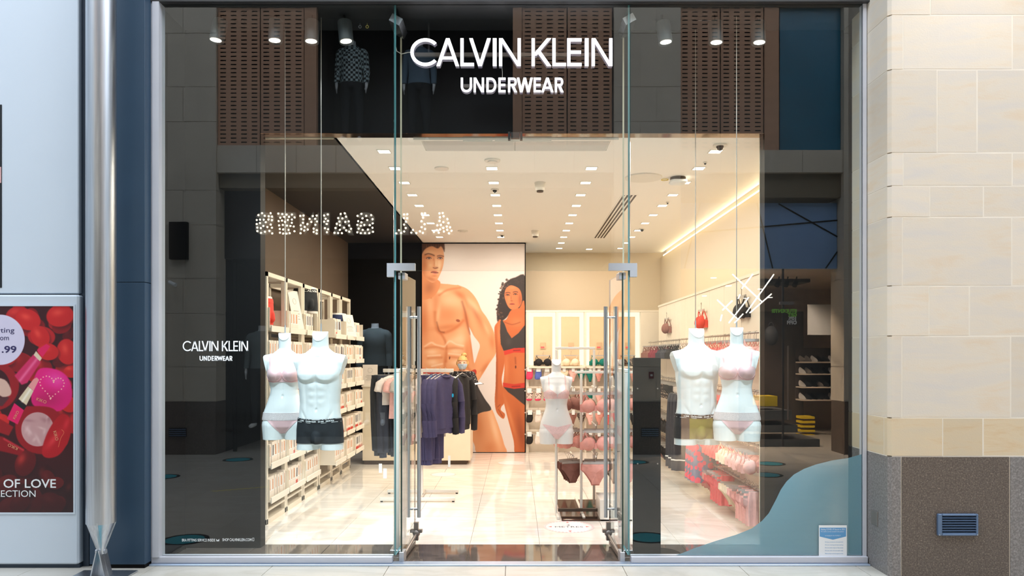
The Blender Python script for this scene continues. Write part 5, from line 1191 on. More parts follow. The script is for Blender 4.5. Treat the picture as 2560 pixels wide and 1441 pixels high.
    p.ell(1241, 930, 4, 90, D, .6, 0, 1, wa); p.ell(1247, 830, 5, 34, H, .5, 0, 1, wa); p.line([(1246,1022),(1256,1040)], 1, D, .7, wa); p.line([(1244,1016),(1250,1010)], 1, D, .7, wa)
    p.ell(1300, 930, 22, 60, H, .25, 0, 1, fig); p.ell(1266, 920, 7, 44, H, .4, 0, 1, fig); p.ell(1289, 914, 2.4, 5, (90,36,22), .9, 0, .5); p.line([(1288,890),(1289,906)], 2, D, .5, fig)
    p.ell(1302, 1080, 14, 70, D, .55, -8, 1, fig); p.ell(1275, 1040, 6, 60, H, .45, -16, 1, fig); p.ell(1292, 800, 22, 16, H, .35, 0, 1, fig); p.line([(1262,800),(1280,806),(1300,800)], 1.6, D, .5, fig)
    f2 = p.poly([(1280,706),(1270,709),(1263,718),(1261,734),(1266,752),(1273,764),(1282,768),(1296,763),(1304,750),(1304,730),(1297,714)], (216,118,66), .5)
    p.ell(1273, 742, 7, 16, H, .4, 0, 1, f2); p.ell(1300, 742, 6, 22, D, .5, 0, 1, f2); p.ell(1280, 712, 12, 5, H, .4, 0, 1, f2)
    for ex, ey in ((1269, 731), (1288, 729)): p.line([(ex-5,ey-5.5),(ex+1,ey-7),(ex+6,ey-5.5)], 1.2, (70,38,28), .8, f2); p.ell(ex, ey-1, 6.5, 4, D, .45, 0, 1, f2); p.ell(ex, ey+.3, 4.4, 1.7, (190,140,118), .6, 0, .6, f2); p.ell(ex+.3, ey, 2.1, 1.8, (44,28,26), .95, 0, .6, f2); p.line([(ex-4.5,ey),(ex,ey-1.8),(ex+4.5,ey)], .9, (50,28,22), .85, f2)
    p.ell(1277.5, 738, 1.8, 8, D, .45, 0, 1, f2); p.ell(1279, 745.5, 4, 1.6, D, .7, 0, 1, f2); p.ell(1280, 753.5, 7, 2.8, (176,70,56), .95, 0, .5, f2); p.line([(1274,754),(1286,754)], .7, (100,30,26), .9, f2)
    br = p.poly([(1251,797),(1256,795),(1262,806),(1268,824),(1279,841),(1296,828),(1313,806),(1313,868),(1290,868),(1259,873),(1252,856),(1250,826)], (58,48,44), .4, curve=False); p.ell(1272, 850, 10, 12, (84,72,66), .5, 0, 1, br)
    p.poly([(1259,873),(1285,866),(1313,865),(1313,878),(1285,877),(1261,884)], (212,56,38), .4, curve=False); p.line([(1284,872),(1300,871)], 1.5, (130,28,22), .8)
    pt = p.poly([(1258,964),(1313,966),(1313,1012),(1300,1002),(1284,988),(1270,978)], (60,50,46), .4, curve=False)
    p.poly([(1257,954),(1285,958),(1313,954),(1313,967),(1285,970),(1258,965)], (206,54,36), .4, curve=False); p.line([(1280,964),(1300,963)], 1.5, (130,28,22), .8)
    p.gain = np.array([.93, .97, 1.04]); return p.material('model_poster_print', .5)
yq = 12.1
q0, q1, qz0, qz1 = PX(1055, yq), PX(1312, yq), PZ(1131, yq), PZ(600, yq)
mp_ = thing('wall_poster', 'floor to ceiling poster of a bare-chested man and a woman in dark underwear', 'poster', ((q0+q1)/2, yq, 0))
print_sheet('print', q0, q1, qz0, min(qz1, CEIL-.02), yq, model_poster(), mp_, .02)
obj('frame', MB().box((q0, yq-.004, 0), (q1+.015, yq+.04, qz0)).box((q0, yq-.004, CEIL-.02), (q1+.015, yq+.04, CEIL-.004)).box((q1, yq-.004, 0), (q1+.015, yq+.04, CEIL-.004)), M['black'], mp_)
# ------------------------------------------------------------------ left wall shelving with boxed underwear
R = random.Random(9)
M['carton'] = mat('pale_carton', (232,222,212), .5, var=.03); M['cartonred'] = mat('red_carton_band', (206,60,44), .5, var=.03)
M['skin1'] = mat('printed_skin_tone', (206,160,130), .5, var=.2, scale=50); M['skin2'] = mat('printed_dark_cloth', (74,62,62), .5, var=.2, scale=50); M['gold'] = mat('printed_tan', (196,150,96), .5, var=.2, scale=40)
def carton(h, red, dk):      # front faces +x
    w, d = .043, .07
    mb = MB().box((-d, -w, 0), (0, w, h))
    e = .0008; mb.box((0, -w*.86, h*.36), (e, w*.86, h*.86), 1); mb.box((e, -w*.5, h*.40), (2*e, w*.45, h*.86), 2)
    mb.box((0, -w*.9, h*.05), (e, w*.9, h*.25), 3); return mesh_of(mb, 'product_box', [M['carton'], M['vinyl'], M['skin2'] if dk else M['skin1'], M['cartonred'] if red else M['carton']])
CART = [carton(.215, 0, 0), carton(.215, 0, 1), carton(.205, 1, 1), carton(.205, 0, 0), carton(.2, 1, 0)]
bays = [(6.95,7.53),(7.54,8.12),(8.15,8.75),(8.80,9.37),(9.40,9.87),(9.92,10.46)]
ordn = ['first', 'second', 'third', 'fourth', 'fifth', 'sixth']; lev = ['lowest', 'second lowest', 'third lowest', 'third highest', 'second highest', 'top']
for b, (a0, a1) in enumerate(bays):
    near = b < 3; xf = -2.34; xt = -2.30 if near else -2.14; zs_ = [.225+.325*k for k in range(6)] if near else [.30+.305*k for k in range(6)]
    t = thing('shelving_bay', 'cream metal shelving bay of boxed underwear on the left wall, %s from the entrance' % ordn[b], 'shelving', (-2.5, (a0+a1)/2, 0), group='shelving bays on the left wall')
    for y_ in (a0, a1-.04):
        obj('post', MB().box((xf-.04, y_, 0), (xf, y_+.04, 2.344), 0, .003), M['fixture'], t); obj('post', MB().box((-2.75, y_, 0), (-2.71, y_+.04, 2.344)), M['fixture'], t)
    obj('top_rail', MB().box((xf-.04, a0, 2.345), (xf, a1, 2.385)).box((-2.75, a0, 2.345), (-2.71, a1, 2.385)).box((-2.75, a0, 2.345), (xf, a0+.04, 2.385)), M['fixture'], t)
    obj('base', MB().box((-2.75, a0, 0), (xf, a1, .05)), M['fixture'], t)
    obj('back_panel', MB().box((-2.755, a0, .05), (-2.75, a1, 1.80)), M['fixture'] if b % 2 else M['counter'], t)
    obj('lower_rail', MB().box((xf-.03, a0+.04, .12), (xf, a1-.04, .14)), M['fixture'], t)
    for k, z in enumerate(zs_):
        s = MB().box((-2.72, a0+.02, z-.016), (xt-.01, a1-.02, z)).box((-2.70, a0+.02, z), (xt-.02, a0+.026, z+.20)).box((-2.70, a1-.026, z), (xt-.02, a1-.02, z+.20))
        so = obj('shelf', s, M['fixture'], t)
        obj('ticket_lip', MB().box((xt-.012, a0+.02, z-.03), (xt, a1-.02, z+.028), 0, .002), M['whitemetal'], so)
        if k == 5 and b in (0, 4): continue
        n = 6 if k < 5 else 4; st = (a1-a0-.14)/(n-1) if k < 5 else .088; kind = R.randrange(5) if not near else R.choice((0, 3, 1, 0))
        for j in range(n):
            me = CART[kind] if R.random() < .7 else R.choice(CART[:4] if near else CART)
            o = link('product_box', me, None, (xt-.035, a0+.07+st*j, z), (0, R.uniform(-.03,.03), R.uniform(-.16,.16)))
            tag(o, '%s underwear box from the entrance, %s shelf of the %s left bay' % (ordn[j], lev[k], ordn[b]), 'box', 'underwear boxes, %s bay, %s shelf' % (ordn[b], lev[k]))
# trunk forms and cards on the top shelves
fm_ = MB().loft([ring(*r) for r in [(-.05,.10,.07,.08),(0,.165,.095,.115),(.06,.182,.105,.125),(.13,.174,.104,.118),(.2,.163,.10,.10),(.25,.158,.09,.09)]])
for s in (-1, 1): capsule(fm_, (s*.085,.005,.04), (s*.1,.0,-.12), .098, .086)
capsule(fm_, (0,-.075,.05),(0,-.085,.0),.05,.045)
FORM = fuse(fm_, .008, 5, 'form'); co_ = get_co(FORM); co_[:,2] = np.clip(co_[:,2], -.09, .24); set_co(FORM, co_); smooth_me(FORM, M['mannequinw'])
def form(x, y, z, rz, cloth, label, text=None, band=None):
    t = thing('trunk_form', label, 'display form', (x, y, z+.08), rz); t.scale = (.9,.9,.9); link('hips', FORM, t)
    tk = obj('trunks', shell(FORM, lambda p: np.minimum(.2-p[:,2], p[:,2]+.06), .004), cloth, t, world=False)
    wb = obj('waistband', shell(FORM, lambda p: np.minimum(.215-p[:,2], p[:,2]-.168), .006), band or cloth, t, world=False)
    if text:
        bvh = BVHTree.FromPolygons([tuple(v) for v in get_co(FORM)], [tuple(p.vertices) for p in FORM.polygons]); m_ = MB(); wrap_text(m_, bvh, text, .178, -.12, .12, .036, .0085); obj('lettering', m_, M['vinyl'], wb, world=False)
form(-2.46, 7.18, 1.87, PI/2+.1, M['red'], 'coral red trunks on a half torso form on the first left bay')
form(-2.42, 8.50, 2.08, PI/2-.5, M['trunk'], 'white hip form with black lettered waistband on the third left bay', 'CALVIN', M['band'])
form(-2.34, 9.75, 1.85, PI/2-.2, mat('dark_blue_jersey', (40,52,92), .8), 'white hip form in dark blue trunks on the fifth left bay')
def card(name, label, x, y, z, w, h, rz, tilt=.12, prints=True, m=None):
    t = thing(name, label, 'sign', (x, y, z), rz); t.rotation_euler = (-tilt, 0, rz)
    obj('board', MB().box((-w/2, -.003, 0), (w/2, .003, h)), m or M['carton'], t, world=False)
    if prints:
        q = MB()
        for k, ww in enumerate((.5, .62, .4, .55)): q.box((-w*ww/2, -.0042, h*(.46-.07*k)), (w*ww/2, -.003, h*(.475-.07*k)))
        q.tube([(w*.16*math.cos(a), -.0036, h*.72+w*.16*math.sin(a)) for a in np.linspace(0, 2*PI, 17)], .0012, 4)
        obj('print', q, M['rail'], t, world=False)
    return t
card('sign_card', 'tall cream sign card leaning on the second left bay', -2.33, 7.95, 1.88, .20, .42, PI/2-.25, .2)
card('sign_card', 'cream sign card leaning among boxes on the fifth left bay', -2.16, 9.72, 1.84, .2, .30, PI/2-.5, .25)
# ------------------------------------------------------------------ cash desk, member of staff
cd = thing('cash_desk', 'cream cash desk with a dark plinth in front of the poster', 'counter', (-1.5, 11.1, 0))
cx0, cx1 = PX(906, 10.78), PX(1176, 10.78)
obj('body', MB().box((cx0, 10.78, .06), (cx1, 11.4, 1.13), 0, .004), M['counter'], cd); obj('top', MB().box((cx0-.01, 10.76, 1.13), (cx1+.01, 11.42, 1.155), 0, .003), M['fixture'], cd); obj('plinth', MB().box((cx0+.02, 10.80, 0), (cx1-.06, 11.38, .06)), M['slotbrown'], cd)
t = card('counter_sign', 'white sign board standing on the left end of the cash desk', PX(925, 10.9), 10.9, 1.157, .22, .30, .0, .04); 
for nm, lb, px0, px1, y0, y1 in (('card_box', 'left white box on the cash desk beside the masked person', 1128, 1139, 942, 963), ('card_box', 'middle white box on the cash desk', 1141, 1149, 945, 963), ('card_box', 'right white box on the cash desk', 1151, 1161, 946, 963)):
    t = thing(nm, lb, 'box', P((px0+px1)/2, y1, 10.9)); obj('case', MB().box((PX(px0,10.9), 10.87, 1.157), (PX(px1,10.9), 10.93, PZ(y0,10.9)), 0, .003), M['vinyl'], t); obj('label_print', MB().box((PX(px0+2,10.9), 10.868, PZ(y0+10,10.9)), (PX(px1-2,10.9), 10.87, PZ(y0+8,10.9))), M['rail'], t)
tb = thing('clipboard', 'slim clipboard lying over the right edge of the cash desk', 'clipboard', (PX(1183,10.85), 10.85, 1.165)); tb.rotation_euler = (.06, -.12, .2)
obj('board', MB().box((-.14, -.11, 0), (.14, .11, .006), 0, .002), M['slotbrown'], tb, world=False); obj('paper', MB().box((-.13, -.1, .006), (.13, .1, .008)), M['vinyl'], tb, world=False)
# body of the person, one skin, bending over the desk
pb = MB(); S_ = (PX(1156, 11.62), 11.62, 0)
pb.loft([[(S_[0]+hw*math.cos(a), S_[1]+yy+d*math.sin(a), z) for a in np.linspace(0, 2*PI, 25)[:-1]] for z, hw, d, yy in ((.82,.15,.11,.05),(.95,.165,.12,.04),(1.05,.14,.1,.03),(1.15,.15,.10,.01),(1.25,.175,.105,-.01),(1.32,.16,.09,-.03),(1.36,.09,.06,-.04))])
capsule(pb, (S_[0], S_[1]-.03, 1.33), (S_[0]+.005, S_[1]-.07, 1.44), .05, .048)
pb.ball((S_[0]+.01, S_[1]-.11, 1.475), (.076,.092,.108), 20, 14)
for s in (-1, 1):
    capsule(pb, (S_[0]+s*.15, S_[1]-.02, 1.29), (S_[0]+s*.21, S_[1]-.12, 1.10+.06), .05, .042); capsule(pb, (S_[0]+s*.21, S_[1]-.12, 1.16), (S_[0]+s*.09, S_[1]-.36, 1.2), .04, .027)
    capsule(pb, (S_[0]+s*.09, S_[1]-.36, 1.2), (S_[0]+s*.07, S_[1]-.41, 1.195), .027, .03)
    for j in range(4): capsule(pb, (S_[0]+s*.07+(j-1.5)*.02, S_[1]-.43, 1.195), (S_[0]+s*.06+(j-1.5)*.02, S_[1]-.50+.008*abs(j-1.5), 1.182), .009, .008, 8)
    capsule(pb, (S_[0]+s*.05, S_[1]-.38, 1.195), (S_[0]+s*.02, S_[1]-.42, 1.185), .011, .009, 8)
    capsule(pb, (S_[0]+s*.075, S_[1]+.04, .85), (S_[0]+s*.09, S_[1]+.05, .45), .085, .06); capsule(pb, (S_[0]+s*.09, S_[1]+.05, .45), (S_[0]+s*.09, S_[1]+.08, .1), .056, .04); capsule(pb, (S_[0]+s*.09, S_[1]+.09, .05), (S_[0]+s*.1, S_[1]-.08, .035), .042, .034)
pb.ball((S_[0]+.01, S_[1]-.205, 1.46), (.016,.02,.022), 8, 6)
for s in (-1, 1): pb.ball((S_[0]+.01+s*.077, S_[1]-.10, 1.47), (.012,.02,.03), 8, 6)
M['skin'] = mat('fair_skin', (226,176,146), .5, var=.03)
PB = fuse(pb, .009, 4, 'body'); smooth_me(PB, M['skin'])
pr = thing('person', 'person with blonde bun and blue face mask at the cash desk', 'person', (S_[0], S_[1], 0)); link('body', PB, pr, (-S_[0], -S_[1], 0))
def wshift(mb): return mb
sx_, sy_ = S_[0], S_[1]
obj('top', shell(PB, lambda p: np.minimum.reduce([1.34-p[:,2]+.1*0, p[:,2]-.84, .16+(p[:,1]-sy_+.10)+0*p[:,0]]), .008), check('dotted_black_blouse', (26,24,28), (214,206,200), 60) if 0 else M['dots'], pr)
obj('trousers', shell(PB, lambda p: np.minimum(.9-p[:,2], p[:,2]-.1), .008), M['trunk'], pr)
hx, hy = sx_+.01, sy_-.11
obj('hair', shell(PB, lambda p: np.where((p[:,2] > 1.40), np.maximum(.0, 1)*(-.0)+np.maximum((p[:,1]-hy+.03)*1.0, (p[:,2]-1.515)*1.2), -.05), .012), M['blonde'], pr)
obj('bun', MB().ball((hx+.02, hy+.04, 1.60), (.045,.045,.04), 12, 8), M['blonde'], pr)
obj('hair_tie', MB().tube([(hx+.02+.03*math.cos(a), hy+.035+.03*math.sin(a), 1.578) for a in np.linspace(0, 2*PI, 13)], .008, 6), M['black'], pr)
obj('face_mask', shell(PB, lambda p: np.where(p[:,2] > 1.36, np.minimum.reduce([1.462-p[:,2], p[:,2]-1.385, hy-.01-p[:,1]]), -.05), .007), mat('pale_blue_mask', (176,200,222), .8), pr)
ey = MB()
for s in (-1, 1): ey.ball((hx+s*.03, hy-.083, 1.482), (.011,.006,.006), 8, 6)
obj('eyes', ey, M['trunk'], pr)
# ------------------------------------------------------------------ garments
def cl(name, rgb, **k): return mat(name, rgb, .85, var=.08, scale=25, bump=.25, bscale=350, **k)
M['navycloth'] = cl('navy_fleece', (66,62,96)); M['greycloth'] = cl('light_grey_fleece', (196,186,178)); M['charcloth'] = cl('charcoal_jersey', (40,42,46))
M['blackcloth'] = cl('black_jersey_knit', (30,28,30)); M['whitecloth'] = cl('white_jersey', (232,222,214)); M['rose'] = cl('rose_satin', (216,150,138)); M['mauve'] = cl('mauve_brown_satin', (138,92,82))
M['taupe'] = cl('taupe_satin', (150,128,112)); M['cyan'] = cl('cyan_lining', (0,150,200)); M['coral'] = cl('coral_lace', (224,104,104)); M['cream'] = cl('cream_satin', (238,218,190)); M['blush'] = cl('blush_satin', (240,184,176))
M['teallace'] = cl('teal_lace', (6,116,104)); M['burg'] = cl('burgundy_satin', (128,44,60)); M['slate'] = cl('slate_jersey', (52,54,64)); M['hangerclear'] = mat('clear_hanger_plastic', (196,190,184), .2, var=0, alpha=.75); M['hangmetal'] = mat('hanger_hook_metal', (170,160,150), .3, .6, var=0)
M['bluesock'] = cl('blue_cotton', (90,110,190)); M['pinksock'] = cl('hot_pink_cotton', (230,70,110))
def spotty(name, a, b, s, th=.25):
    m = mat(name, a, .85, var=0); n, l = nodes(m); tc = n.new('ShaderNodeTexCoord'); v = n.new('ShaderNodeTexVoronoi'); v.inputs['Scale'].default_value = s
    r = n.new('ShaderNodeValToRGB'); r.color_ramp.interpolation = 'CONSTANT'; r.color_ramp.elements[0].color = (*lin(b), 1); r.color_ramp.elements[1].position = th; r.color_ramp.elements[1].color = (*lin(a), 1)
    l.new(tc.outputs['Object'], v.inputs['Vector']); l.new(v.outputs['Distance'], r.inputs[0]); l.new(r.outputs[0], n['Principled BSDF'].inputs['Base Color']); return m
M['leopard'] = spotty('spotted_cotton', (232,206,196), (50,36,34), 55, .42); M['leoblack'] = spotty('dark_spotted_lace', (60,48,44), (214,190,170), 60, .3); M['lipprint'] = spotty('pink_print_cotton', (120,124,146), (226,84,104), 15, .52)
def hanger_mesh(w=.2, arms=True):
    mb = MB(); mb.tube([(0,0,-.055), (0,0,-.02), (.012,0,-.004), (.004,0,.012), (-.01,0,.006), (-.013,0,-.004)], .0022, 5, 1)
    if arms: mb.tube([(-w,0,-.115), (-w*.55,0,-.08), (0,0,-.055), (w*.55,0,-.08), (w,0,-.115)], .006, 6, 0)
    else: mb.box((-w,-.004,-.075), (w,.004,-.055), 0)
    return mesh_of(mb, 'hanger', [M['hangerclear'], M['hangmetal']])
HW, HS = hanger_mesh(.19), hanger_mesh(.12, False)
def ripple(rows, n=36, folds=7, amp=.012, seed=0, cx=0):
    out = []; rows = [tuple(np.array(p)*(1-u)+np.array(q)*u) for p, q in zip(rows[:-1], rows[1:]) for u in (0, .25, .5, .75)]+[rows[-1]]
    for z, w, t, f in rows:
        r = []
        for k in range(n):
            a = 2*PI*k/n; rr = amp*f*math.sin(folds*a+seed+z*3); r.append((cx+(w+rr*.5)*math.cos(a), (t+rr)*math.sin(a), z))
        out.append(r)
    return out[::-1]
def sweater(m, label, length=.74, w=.25, s=0):
    t = thing('sweatshirt', label, 'sweatshirt'); link('hanger', HW, t)
    L = length; mb = MB().loft(ripple([(-.075,.085,.022,0),(-.09,.12,.028,0),(-.115,.19,.03,.2),(-.16,w*.92,.034,.5),(-.3,w*.9,.036,1),(-.45,w*.9,.038,1.2),(L*-.92,w*.92,.04,1.2),(-L*.93,w*.86,.032,.3),(-L,w*.84,.03,.3)], seed=s))
    obj('body', mb, m, t, world=False)
    for q in (-1, 1):
        mb = MB(); mb.tube([(q*.19,0,-.13), (q*.235,-.005,-.2), (q*.265,-.02,-.38), (q*.262,-.035,-.56), (q*.25,-.04,-L-.02), (q*.25,-.04,-L-.03), (q*.25,-.04,-L-.085)], [.04,.05,.046,.042,.038,.03,.029], 12)
        obj('sleeve', mb, m, t, world=False)
    obj('neck_rib', MB().tube([(.08*math.cos(a), .04*math.sin(a), -.078+.012*math.sin(a)) for a in np.linspace(0, 2*PI, 19)], .012, 6), m, t, world=False); return t
def joggers(m, label, L=1.0, s=0):
    t = thing('trousers', label, 'trousers'); link('hanger', HS, t)
    obj('waistband', MB().loft(ripple([(-.06,.15,.03,.3),(-.10,.152,.035,.4)], folds=11, amp=.006)), m, t, world=False)
    for q in (-1, 1):
        rows = [(-.10,.078,.04,.3),(-.25,.088,.05,.8),(-.5,.08,.052,1),(-.75,.07,.046,1),(-L+.06,.062,.042,1.2),(-L+.05,.045,.03,.3),(-L,.044,.028,.3)]
        obj('leg', MB().loft(ripple(rows, folds=5, seed=s+q, cx=q*.076)), m, t, world=False)
    return t
def tee(m, label, L=.42, w=.2, s=0):
    t = thing('top', label, 'top'); link('hanger', HW, t)
    obj('body', MB().loft(ripple([(-.075,.08,.02,0),(-.1,.16,.03,0),(-.15,w,.034,.4),(-.3,w*.95,.036,.8),(-L,w,.038,1)], seed=s)), m, t, world=False)
    for q in (-1, 1): obj('sleeve', MB().tube([(q*.16,0,-.12), (q*.21,0,-.17), (q*.235,-.01,-.25)], [.03,.045,.042], 10), m, t, world=False)
    return t
def cup(mb, cx, cz, r, d, sx=1):
    rings = []
    for j in range(6):
        a = PI/2*j/5; rr = math.cos(a); rings.append([(cx+r*rr*math.cos(b)*sx, -d*math.sin(a), cz+r*rr*math.sin(b)*.92+.1*r*rr*max(0, math.sin(b))*2) for b in np.linspace(0, 2*PI, 17)[:-1]])
    mb.loft(rings)
def bra_meshes(m, r=.062):
    mb = MB(); cup(mb, -.068, -.185, r, .045); cup(mb, .068, -.185, r, .045)
    c = mesh_of(mb, 'cups', m)
    mb = MB(); mb.box((-.012,-.006,-.225), (.012,-.002,-.175))
    for q in (-1, 1):
        mb.tube([(q*.07,-.012,-.125), (q*.095,-.006,-.09), (q*.10,0,-.06)], .005, 5); mb.tube([(q*.12,.03,-.17), (q*.11,.012,-.1), (q*.10,.002,-.06)], .004, 5)
        v = [(q*.12,-.003,-.155),(q*.145,.02,-.165),(q*.135,.045,-.175),(q*.06,.06,-.185),(q*.06,.06,-.225),(q*.135,.045,-.228),(q*.145,.02,-.235),(q*.11,-.003,-.235)]
        u = [(a, b+.004, c_) for a, b, c_ in v]; mb.add(v+u, [(0,1,6,7),(1,2,5,6),(2,3,4,5),(15,14,9,8),(14,13,10,9),(13,12,11,10),(0,8,9,1),(1,9,10,2),(7,6,14,15),(6,5,13,14),(3,11,12,4)])
    return c, mesh_of(mb, 'straps', m)
def brief_mesh(m, full=1.0):
    pts = [(-.125,-.075),(.125,-.075),(.128,-.125),(.10,-.15),(.07,-.19),(.042,-.235*full),(.035,-.26*full),(-.035,-.26*full),(-.042,-.235*full),(-.07,-.19),(-.10,-.15),(-.128,-.125)]
    mb = MB(); n = len(pts)
    for y, s in ((-.012, 1), (.02, 1.09)):
        c = (0, y-.02*(1 if y < 0 else -1), -.15); q = [(p[0]*s, y, -.075+(p[1]+.075)*s) for p in pts]; q2 = [(a, b+.004, z) for a, b, z in q]
        base = len(mb.v); mb.add(q+[c]+q2, [((i+1)%n, i, n) for i in range(n)]+[(i, (i+1)%n, n+1+(i+1)%n, n+1+i) for i in range(n)]+[tuple(n+1+i for i in range(n))], 0, False)
    return mesh_of(mb, 'briefs', m)
GC = {}
def bra_item(mk, label, group=None):
    if mk not in GC: GC[mk] = bra_meshes(M[mk])
    t = thing('bra', label, 'bra', group=group); link('hanger', HS, t); link('cups', GC[mk][0], t); link('straps', GC[mk][1], t); return t
def brief_item(mk, label, group=None):
    if ('b', mk) not in GC: GC[('b', mk)] = brief_mesh(M[mk])
    t = thing('briefs', label, 'briefs', group=group); link('hanger', HS, t); link('cloth', GC[('b', mk)], t); return t
def put(t, loc, rz): t.location = loc; t.rotation_euler = (0, 0, rz); return t
# ------------------------------------------------------------------ clothes rail, left of the middle
RZ1, yR = 1.405, 8.3
rk = thing('clothes_rail', 'white T-frame clothes rail of sweatshirts and joggers in front of the cash desk', 'clothes rail', (PX(1053, yR), yR, 0))
xa, xb, xp = PX(958, yR), PX(1134, yR), PX(1053, yR)
obj('rail', MB().box((xa, yR-.012, RZ1), (xb, yR+.012, RZ1+.04), 0, .002), M['whitemetal'], rk)
obj('post', MB().box((xp-.02, yR-.02, .03), (xp+.02, yR+.02, RZ1), 0, .003), M['whitemetal'], rk)
for y_ in (8.06, 8.54): obj('foot_bar', MB().box((xp-.42, y_-.02, .012), (xp+.40, y_+.02, .045), 0, .003), M['whitemetal'], rk)
obj('cross_bar', MB().box((xp-.02, 8.08, .012), (xp+.02, 8.52, .05)), M['whitemetal'], rk)
for a, y_ in ((-.4, 8.06), (.38, 8.06), (-.4, 8.54), (.38, 8.54)): obj('foot', MB().tube([(xp+a, y_, 0), (xp+a, y_, .014)], .014, 8), M['black'], rk)
g1 = 'sweatshirts on the white clothes rail'
for px, m_, lb, rz, s in ((1066,'greycloth','light grey sweatshirt beside the rail post',1.05,1),(1089,'navycloth','navy sweatshirt leftmost of the navy ones on the rail',1.12,2),(1101,'navycloth','navy sweatshirt in the middle of the navy stack',1.08,3),(1113,'navycloth','navy sweatshirt with small chest emblem right in the stack',1.0,5),(1150,'blackcloth','black sweatshirt at the right end of the rail',1.2,4)):
    t = put(sweater(M[m_], lb, .72 if px != 1066 else .76, .235, s), (PX(px, yR), yR+(.32 if px == 1150 else 0), RZ1+.04), rz); t['group'] = g1
    if px == 1113:
        obj('emblem', MB().ball((.05,-.068,-.30), (.018,.004,.024), 8, 6), M['cyan'], t, world=False)
for k, px in enumerate((1072, 1077, 1082)):
    t = put(joggers(M['navycloth'], 'navy joggers on the rail, %s from the post' % ('first','second','third')[k], 1.06, k), (PX(px, 8.2), yR, RZ1+.03), .75+.1*k); t['group'] = 'navy joggers on the rail'
    obj('size_tag', MB().box((-.11,-.04,-.105), (.11,-.036,-.065)), M['cyan'], t, world=False, label='cyan inner label')
t = put(joggers(M['charcloth'], 'charcoal joggers with a looped drawstring at the left end of the rail', .96, 2), (PX(962, yR), yR, RZ1+.03), .45)
obj('drawstring', MB().tube([(-.12+.02*math.cos(a), -.06, -.16+.014*math.sin(a)) for a in np.linspace(0, 2*PI, 11)], .004, 5), M['black'], t, world=False)
put(joggers(M['slate'], 'slate joggers second from the left end of the rail', .98, 4), (PX(972, yR), yR, RZ1+.03), .8)
put(tee(M['whitecloth'], 'white cropped top between joggers and rail post', .40, .2, 1), (PX(992, yR), yR, RZ1+.04), .6)
put(tee(M['blush'], 'blush top between the white top and the rail post', .55, .19, 2), (PX(1008, yR), yR, RZ1+.04), .8)
put(tee(M['greycloth'], 'long pale grey top left of the rail post', .85, .19, 3), (PX(1020, yR), yR, RZ1+.04), .9)
put(tee(M['taupe'], 'taupe top hanging right against the rail post', .65, .18, 4), (PX(1034, yR), yR, RZ1+.04), .9)
for k in range(3): tag(obj('price_tag', MB().box((PX((947,958,1120)[k],8.1), 8.1, PZ((1183,1197,1168)[k],8.1)), (PX((955,967,1126)[k],8.1), 8.103, PZ((1160,1172,1140)[k],8.1))), M['vinyl']), ('white swing ticket under the charcoal joggers', 'white swing ticket under the slate joggers', 'white swing ticket under the navy sweatshirts')[k], 'ticket')
# ------------------------------------------------------------------ lingerie stand right of the middle
ls_ = thing('display_stand', 'white frame display stand hung with pink and brown lingerie right of the entrance', 'display stand', (1.1, 7.7, 0))
def bar(a, b, w=.026): return MB().box((min(a[0],b[0])-w/2, min(a[1],b[1])-w/2, min(a[2],b[2])-w/2), (max(a[0],b[0])+w/2, max(a[1],b[1])+w/2, max(a[2],b[2])+w/2), 0, .003)
yA, yB_ = 7.75, 7.45
xA0, xA1, zA = PX(1391, yA), PX(1485, yA), PZ(871, yA)
obj('post', bar((xA0, yA, .05), (xA0, yA, zA-.03)), M['whitemetal'], ls_); obj('post', bar((xA1, yA, .05), (xA1, yA, zA-.03)), M['whitemetal'], ls_); obj('top_bar', bar((xA0, yA, zA), (xA1, yA, zA)), M['whitemetal'], ls_)
xB0, xB1, zB = PX(1453, yB_), PX(1581, yB_), PZ(931, yB_)
obj('post', bar((xB0, yB_, .05), (xB0, yB_, zB-.03)), M['whitemetal'], ls_); obj('post', bar((xB1+.028, yB_, .02), (xB1+.028, yB_, zB+.04)), M['whitemetal'], ls_); obj('top_bar', bar((xB0-.05, yB_, zB), (xB1, yB_, zB)), M['whitemetal'], ls_)
obj('shelf_bar', MB().box((PX(1395, 7.35), 7.33, PZ(1279, 7.35)), (PX(1572, 7.35), 7.37, PZ(1275, 7.35)+.012)), M['slotbrown'], ls_)
for px_ in (1391, 1453): obj('foot_bar', bar((PX(px_, 7.5), 7.2, .015), (PX(px_, 7.5), 8.2, .015)), M['whitemetal'], ls_)
gp = tag(obj('display_plinth', MB().box((.44, 7.12, 0), (1.12, 8.1, .018), 0, .003), M['mirrorbrown']), 'low dark mirror-polished plinth under the lingerie stand', 'plinth')
tag(obj('white_plinth', MB().box((PX(1500, 7.12), 7.12, .0), (PX(1585, 7.12), 7.5, PZ(1250, 7.12)), 0, .004), M['whitemetal']), 'small white box plinth at the right foot of the lingerie stand', 'plinth')
cols = ((1488, 7.36, 'rose', 'taupe', 'rose'), (1432, 7.6, 'mauve', 'mauve', 'mauve'), (1541, 7.4, 'blush', 'taupe', 'taupe'), (1568, 7.55, 'rose', 'mauve', 'blush'))
cn = ('pink column of the stand', 'brown column behind the torso', 'blush column beside the door handle', 'column at the right post')
